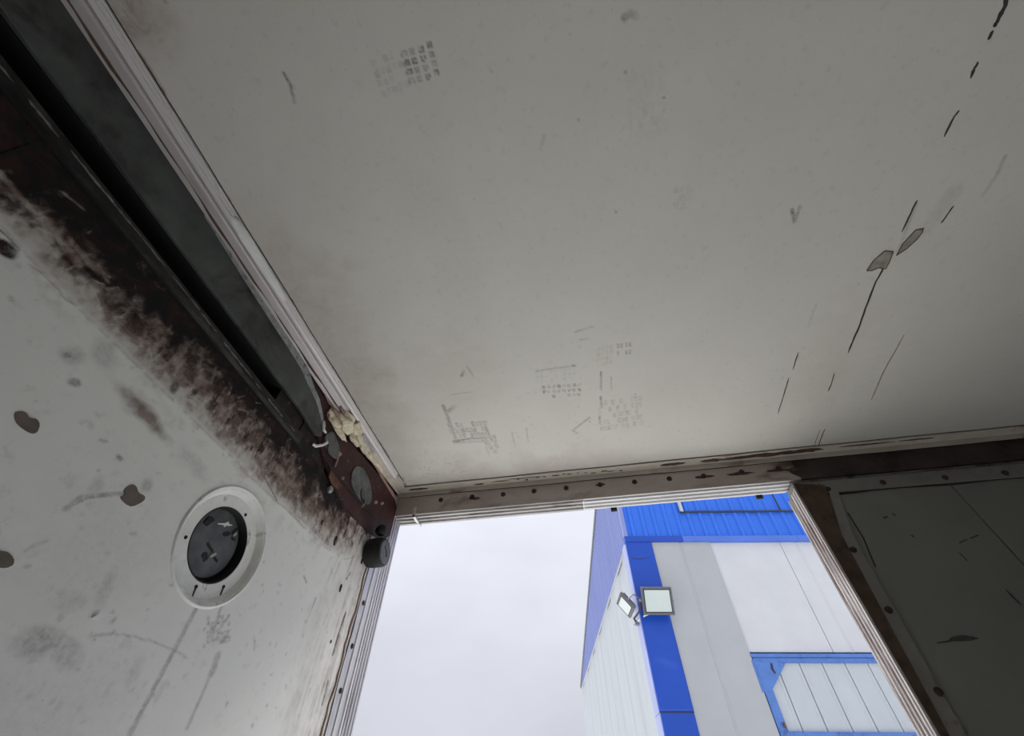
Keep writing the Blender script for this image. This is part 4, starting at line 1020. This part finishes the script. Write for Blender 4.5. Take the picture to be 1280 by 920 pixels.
# outer face of the upper flashing length, buckled below the lamps
zc = (0.3062, 4.5432)[1]
NX_, NZ_ = 13, 90
vs_ = []
for i in range(NX_):
    for j in range(NZ_):
        u = -0.040 + (STRIP + 0.040) * i / (NX_ - 1)
        z = ZJ + 0.002 + (EAVE + 0.015 - ZJ) * j / (NZ_ - 1)
        a = math.sin(math.pi * i / (NX_ - 1)) ** 0.6
        k = (z - zc + 0.35 * (u - 0.2)) / 0.10
        k2 = (z - zc - 0.30 - 0.25 * (u - 0.2)) / 0.13
        vs_.append((u, -0.0575 - 0.026 * a * (math.exp(-k * k) - 0.45 * math.exp(-(k - 1.6) ** 2) * 0.5) - 0.012 * a * math.exp(-k2 * k2), z))
fs = [(i * NZ_ + j, (i + 1) * NZ_ + j, (i + 1) * NZ_ + j + 1, i * NZ_ + j + 1) for i in range(NX_ - 1) for j in range(NZ_ - 1)]
mbk = MB()
mbk.add(vs_, fs)
o = mbk.build('flashing_face', 'blue_strip', bld, smooth=True)
sm = o.modifiers.new('solid', 'SOLIDIFY')
sm.thickness = 0.003
sm.offset = 0
MB().ribbon([(u, -0.0595, z) for u, z in [(0.0165, 6.0752), (0.1598, 6.0598), (0.3422, 6.0883)]], 0.010, (0, -1, 0), 0.002).build('crease', 'cable', bld)
# eave band, lengths butted
zb0, zb1 = (1.7521, 6.3880)[1], (1.7925, 6.4982)[1]
for a, b_, m in ((-0.05, 1.05, 'blue_strip'), (1.05, 3.2, 'blue_band'), (3.2, 5.6, 'blue_band'), (5.6, FL, 'blue_band')):
    MB().prism([(a + 0.003, -0.075, zb0), (a + 0.003, -0.060, zb1), (a + 0.003, 0.06, zb1 + 0.02), (a + 0.003, 0.06, zb0)], (b_ - a - 0.006, 0, 0)).build('eave_band', m, bld)
# profiled blue sheets over the band
PH = 8.9
def profiled(u0, u1, pitch, depth, place, zfun, name, mat, phase=0.0):
    """vertical trapezoid sheet; place(s, out, z) -> point, zfun(s) -> (bottom, top)"""
    S_ = []
    s = u0
    k = 0
    while s < u1 - 1e-6:
        for f, d in ((0.0, 0.0), (0.55, 0.0), (0.66, depth), (0.89, depth), (1.0, 0.0)):
            t = s + f * pitch
            if t <= u1 + 1e-6 and (not S_ or t > S_[-1][0] + 1e-6):
                S_.append((t, d))
        s += pitch
    m = MB()
    vs2 = []
    for t, d in S_:
        z0, z1 = zfun(t)
        vs2 += [place(t, d, z0), place(t, d, z1), place(t, d - 0.004, z0), place(t, d - 0.004, z1)]
    fs2 = []
    for i in range(len(S_) - 1):
        a, b2 = i * 4, (i + 1) * 4
        fs2 += [(a, b2, b2 + 1, a + 1), (a + 2, a + 3, b2 + 3, b2 + 2), (a, a + 2, b2 + 2, b2), (a + 1, b2 + 1, b2 + 3, a + 3)]
    e = (len(S_) - 1) * 4
    fs2 += [(0, 1, 3, 2), (e, e + 2, e + 3, e + 1)]
    m.add(vs2, fs2)
    return m.build(name, mat, bld)
pitch = 0.232
u = -0.02
while u < FL - 0.1:
    u1 = min(u + pitch * 5, FL)
    profiled(u, u1 + 0.001, pitch, 0.032, lambda s, d, z: (s, -0.012 - d, z), lambda s: (zb1 + 0.005, PH), 'blue_sheet', 'blue_front')
    u = u1
box('corner_trim', (-0.045, -0.045, zb0 + 0.05), (0.03, 0.02, PH), 'blue_side_glare', bld)
# left side: white panels with a blue profiled gable over them
v = 0.30
k = 0
while v < SL - 0.05:
    v1 = min(v + 1.9, SL)
    q = [(v + 0.008, 0.0), (v + 0.45, 0.0), (v + 0.55, 0.018), (v + 1.05, 0.018), (v + 1.15, 0.0), (v1 - 0.008, 0.0), (v1 - 0.008, 0.08), (v + 0.008, 0.08)]
    q = [(min(a, v1 - 0.008), b_) for a, b_ in q]
    MB().prism([(b_, a, 0) for a, b_ in q], (0, 0, EAVE)).build('side_panel', 'panel_side', bld)
    v = v1
    k += 1
zg = lambda s: max(EAVE + 0.03, EAVE + 0.02 + (SL - s) * GS)
GS = ((2.4915, 8.5668)[1] - EAVE) / (SL - (2.4915, 8.5668)[0])
v = 0.0
while v < SL - 0.05:
    v1 = min(v + 1.16, SL)
    profiled(v + 0.002, v1 - 0.002, 0.145, 0.018, lambda s, d, z: (-0.012 - d, s, z), lambda s: (EAVE - 0.01, min(PH, zg(s))), 'blue_side_sheet', 'blue_side_glare')
    v = v1
vtop = max(0.0, SL - (PH - EAVE) / GS)
MB().hull8([(-0.055, vtop, PH), (0.02, vtop, PH), (0.02, SL + 0.02, EAVE), (-0.055, SL + 0.02, EAVE),
            (-0.055, vtop, PH + 0.09), (0.02, vtop, PH + 0.09), (0.02, SL + 0.02, EAVE + 0.09), (-0.055, SL + 0.02, EAVE + 0.09)]).build('rake_trim', 'edge_grey', bld)
box('side_ledge', (-0.030, 0.0, EAVE - 0.03), (0.0, SL, EAVE - 0.005), 'panel_side', bld)
MB().prism([(0.05, 0.05, EAVE), (0.05, 0.05, PH - 0.1), (0.05, max(vtop, 0.06), PH - 0.1), (0.05, SL, EAVE)], (FL - 0.1, 0, 0)).build('roof', 'roof', bld)
# conduit across the blue sheets
cnd = tag(empty('conduit', (OX_, OY_, -1.1), RZ), 'thin black cable run with a pale upright across the blue sheets', 'cable')
hz = [(1.1693, 7.0029), (1.9570, 6.9869), (2.8979, 6.9782), (3.7113, 6.9794)]
MB().tube([(u, -0.05, hz[0][1] + 0.004 * math.sin(u * 9)) for u in np.linspace(hz[0][0], FL - 0.3, 30)], 0.020, 8).build('cable_run', 'cable', cnd, smooth=True)
vt = [(1.1781, 7.2538), (1.1693, 7.0029)]
MB().box((vt[0][0] - 0.005, -0.085, vt[1][1]), (vt[0][0] + 0.055, -0.036, PH)).build('upright', 'panel_side', cnd)
vt = [(3.1685, 7.3619), (3.1671, 6.9844)]
MB().tube([(vt[0][0], -0.045, hz[0][1]), (vt[0][0], -0.045, PH)], 0.014, 8).build('cable_drop', 'cable', cnd, smooth=True)

# ---- gate
gate = tag(empty('gate', (OX_, OY_, -1.1), RZ), 'white boarded gate with a pale blue steel frame in the building front', 'gate')
zr0, zr1 = (2.4533, 4.4745)[1], (2.5144, 4.5899)[1]
zm_ = (2.4892, 4.5423)[1]
box('rail_upper', (GU - 0.01, -0.045, zm_), (4.75, 0.06, zr1), 'gate_blue', gate, bevel=0.004)
box('rail_lower', (GU + 0.005, -0.030, zr0), (4.75, 0.06, zm_ - 0.004), 'gate_blue', gate, bevel=0.004)
gp = [(1.5563, 4.5988), (1.6502, 4.1244), (1.6080, 3.6909), (1.6596, 3.6150), (1.5498, 3.6144)]
pz0 = 0.0
box('stile', (GU + 0.008, -0.040, pz0), (GU + 0.135, 0.05, zr0), 'gate_blue', gate, bevel=0.004)
zlo = (1.6400, 3.6655)[1]
box('rail_bottom', (GU + 0.01, -0.045, zlo - 0.11), (4.75, 0.04, zlo), 'gate_blue', gate, bevel=0.004)
gs = [(1.5287, 4.5036), (2.0377, 4.4684), (1.6532, 4.1054), (1.5246, 4.1049)]
MB().prism([(u, -0.034, z) for u, z in gs], (0, 0.02, 0)).build('gusset', 'gate_blue', gate)
MB().ribbon([(u, -0.036, z) for u, z in [(1.8186, 4.4658), (1.7978, 4.3941), (1.8179, 4.3337)]], [0.02, 0.035, 0.02], (0, -1, 0), 0.006).build('latch', 'cable', gate)
MB().ribbon([(u, -0.046, z) for u, z in [(1.6601, 3.7629), (1.6533, 3.7027)]], [0.03, 0.04], (0, -1, 0), 0.004).build('rust_spot', 'rust', gate)
jx = [p[0] for p in [(1.9379, 4.3709), (2.2546, 4.4534), (2.5596, 4.4541), (2.8505, 4.4548), (3.1892, 4.4352)]]
us = [GU + 0.02] + [jx[1] + 0.345 * i for i in range(-1, 10)]
us = [q for q in us if q < 4.78] + [4.80]
for i, (a, b_) in enumerate(zip(us[:-1], us[1:])):
    q = [(a + 0.004, 0.012), (a + 0.010, 0.0), (a + 0.05, 0.0), (a + 0.06, 0.006), (b_ - 0.06, 0.006), (b_ - 0.05, 0.0), (b_ - 0.010, 0.0), (b_ - 0.004, 0.012), (b_ - 0.004, 0.05), (a + 0.004, 0.05)]
    if b_ - a > 0.15:
        MB().prism([(x, y, 0.05) for x, y in q], (0, 0, zr0 - 0.04)).build('gate_board', 'gate_white', gate)

# ---- floodlights
def floodlight(loc, fx, fz, label, wall_pt, W_=0.255, H_=0.205):
    """fx = width axis, fz = height axis (unit, building frame)"""
    X, Z_ = Vector(fx).normalized(), Vector(fz).normalized()
    Nn = Z_.cross(X).normalized()          # points to the back of the lamp
    root = tag(empty('floodlight', (OX_, OY_, -1.1), RZ), label, 'floodlight')
    c0 = Vector(loc)
    def P(x, d, z): return tuple(c0 + X * x + Nn * d + Z_ * z)
    def bx(name, x0, x1, d0, d1, z0, z1, m, par, bev=0.0):
        return MB().hull8([P(x0, d0, z0), P(x1, d0, z0), P(x1, d1, z0), P(x0, d1, z0), P(x0, d0, z1), P(x1, d0, z1), P(x1, d1, z1), P(x0, d1, z1)]).build(name, m, par, bevel=bev)
    hs = bx('housing', -W_, W_, 0.0, 0.045, -H_, H_, 'lamp_body', root, 0.008)
    for i in range(7):
        bx('fin', -0.18 + i * 0.06 - 0.006, -0.18 + i * 0.06 + 0.006, 0.044, 0.085, -H_ * 0.8, H_ * 0.8, 'lamp_body', hs)
    t = 0.030
    for a in ((-W_ + t, -W_ + t + 0.018, -H_ + t, H_ - t), (W_ - t - 0.018, W_ - t, -H_ + t, H_ - t), (-W_ + t, W_ - t, -H_ + t, -H_ + t + 0.018), (-W_ + t, W_ - t, H_ - t - 0.018, H_ - t)):
        bx('bezel', a[0], a[1], -0.006, 0.002, a[2], a[3], 'lamp_bezel', root)
    bx('glass', -W_ + t + 0.016, W_ - t - 0.016, -0.004, 0.004, -H_ + t + 0.016, H_ - t - 0.016, 'lamp_glass', root)
    wp = Vector(wall_pt)
    for s in (-1, 1):
        a = Vector(P(s * (W_ + 0.012), 0.03, 0))
        b2 = Vector(P(s * (W_ + 0.012), 0.16, 0.0))
        e = wp + X * s * 0.16
        MB().tube([a, b2, e], 0.013, 6).build('yoke_arm', 'bracket', root)
    MB().tube([wp - X * 0.18, wp + X * 0.18], 0.016, 6).build('yoke_base', 'bracket', root)
    return root
p1 = (0.2353, 5.2631)
tl = math.radians(24)
floodlight((p1[0], -0.30, p1[1]), (1, 0, 0), (0, -math.sin(tl), math.cos(tl)), 'square grey floodlight facing out from the blue corner flashing', (p1[0], -0.055, p1[1] + 0.02))
p2 = (-0.0419, 5.2741)
floodlight((-0.27, p2[0], p2[1]), (0, -1, 0), (-0.62, 0, 0.785), 'tilted floodlight seen edge-on over the white side wall of the building', (-0.02, p2[0], p2[1] + 0.05), 0.235, 0.155)
jb = tag(empty('cable_bracket', (OX_, OY_, -1.1), RZ), 'small metal bracket with loose cable ends below the two floodlights', 'bracket')
j0 = (0.1757, 5.0806)
MB().box((-0.10, j0[0] - 0.04, j0[1] - 0.03), (-0.036, j0[0] + 0.04, j0[1] + 0.03)).build('junction_box', 'bracket', jb, bevel=0.005)
MB().tube([(-0.09, j0[0], j0[1]), (-0.16, j0[0] - 0.05, j0[1] - 0.05)], 0.010, 6).build('gland', 'white', jb)
MB().tube([(-0.06, j0[0] - 0.05, j0[1] + 0.01), (0.02, -0.085, j0[1] + 0.03), (0.10, -0.10, j0[1] + 0.05)], 0.012, 6).build('gland', 'white', jb)
q1, q2 = (0.0735, 5.0969), (-0.3036, 5.1055)
MB().tube([(-0.08, j0[0], j0[1] + 0.02), (-0.13, q1[0], q1[1] + 0.02), (-0.10, q2[0], q2[1]), (-0.07, q2[0] - 0.02, q2[1] + 0.12)], 0.016, 7).build('cable', 'cable', jb, smooth=True)
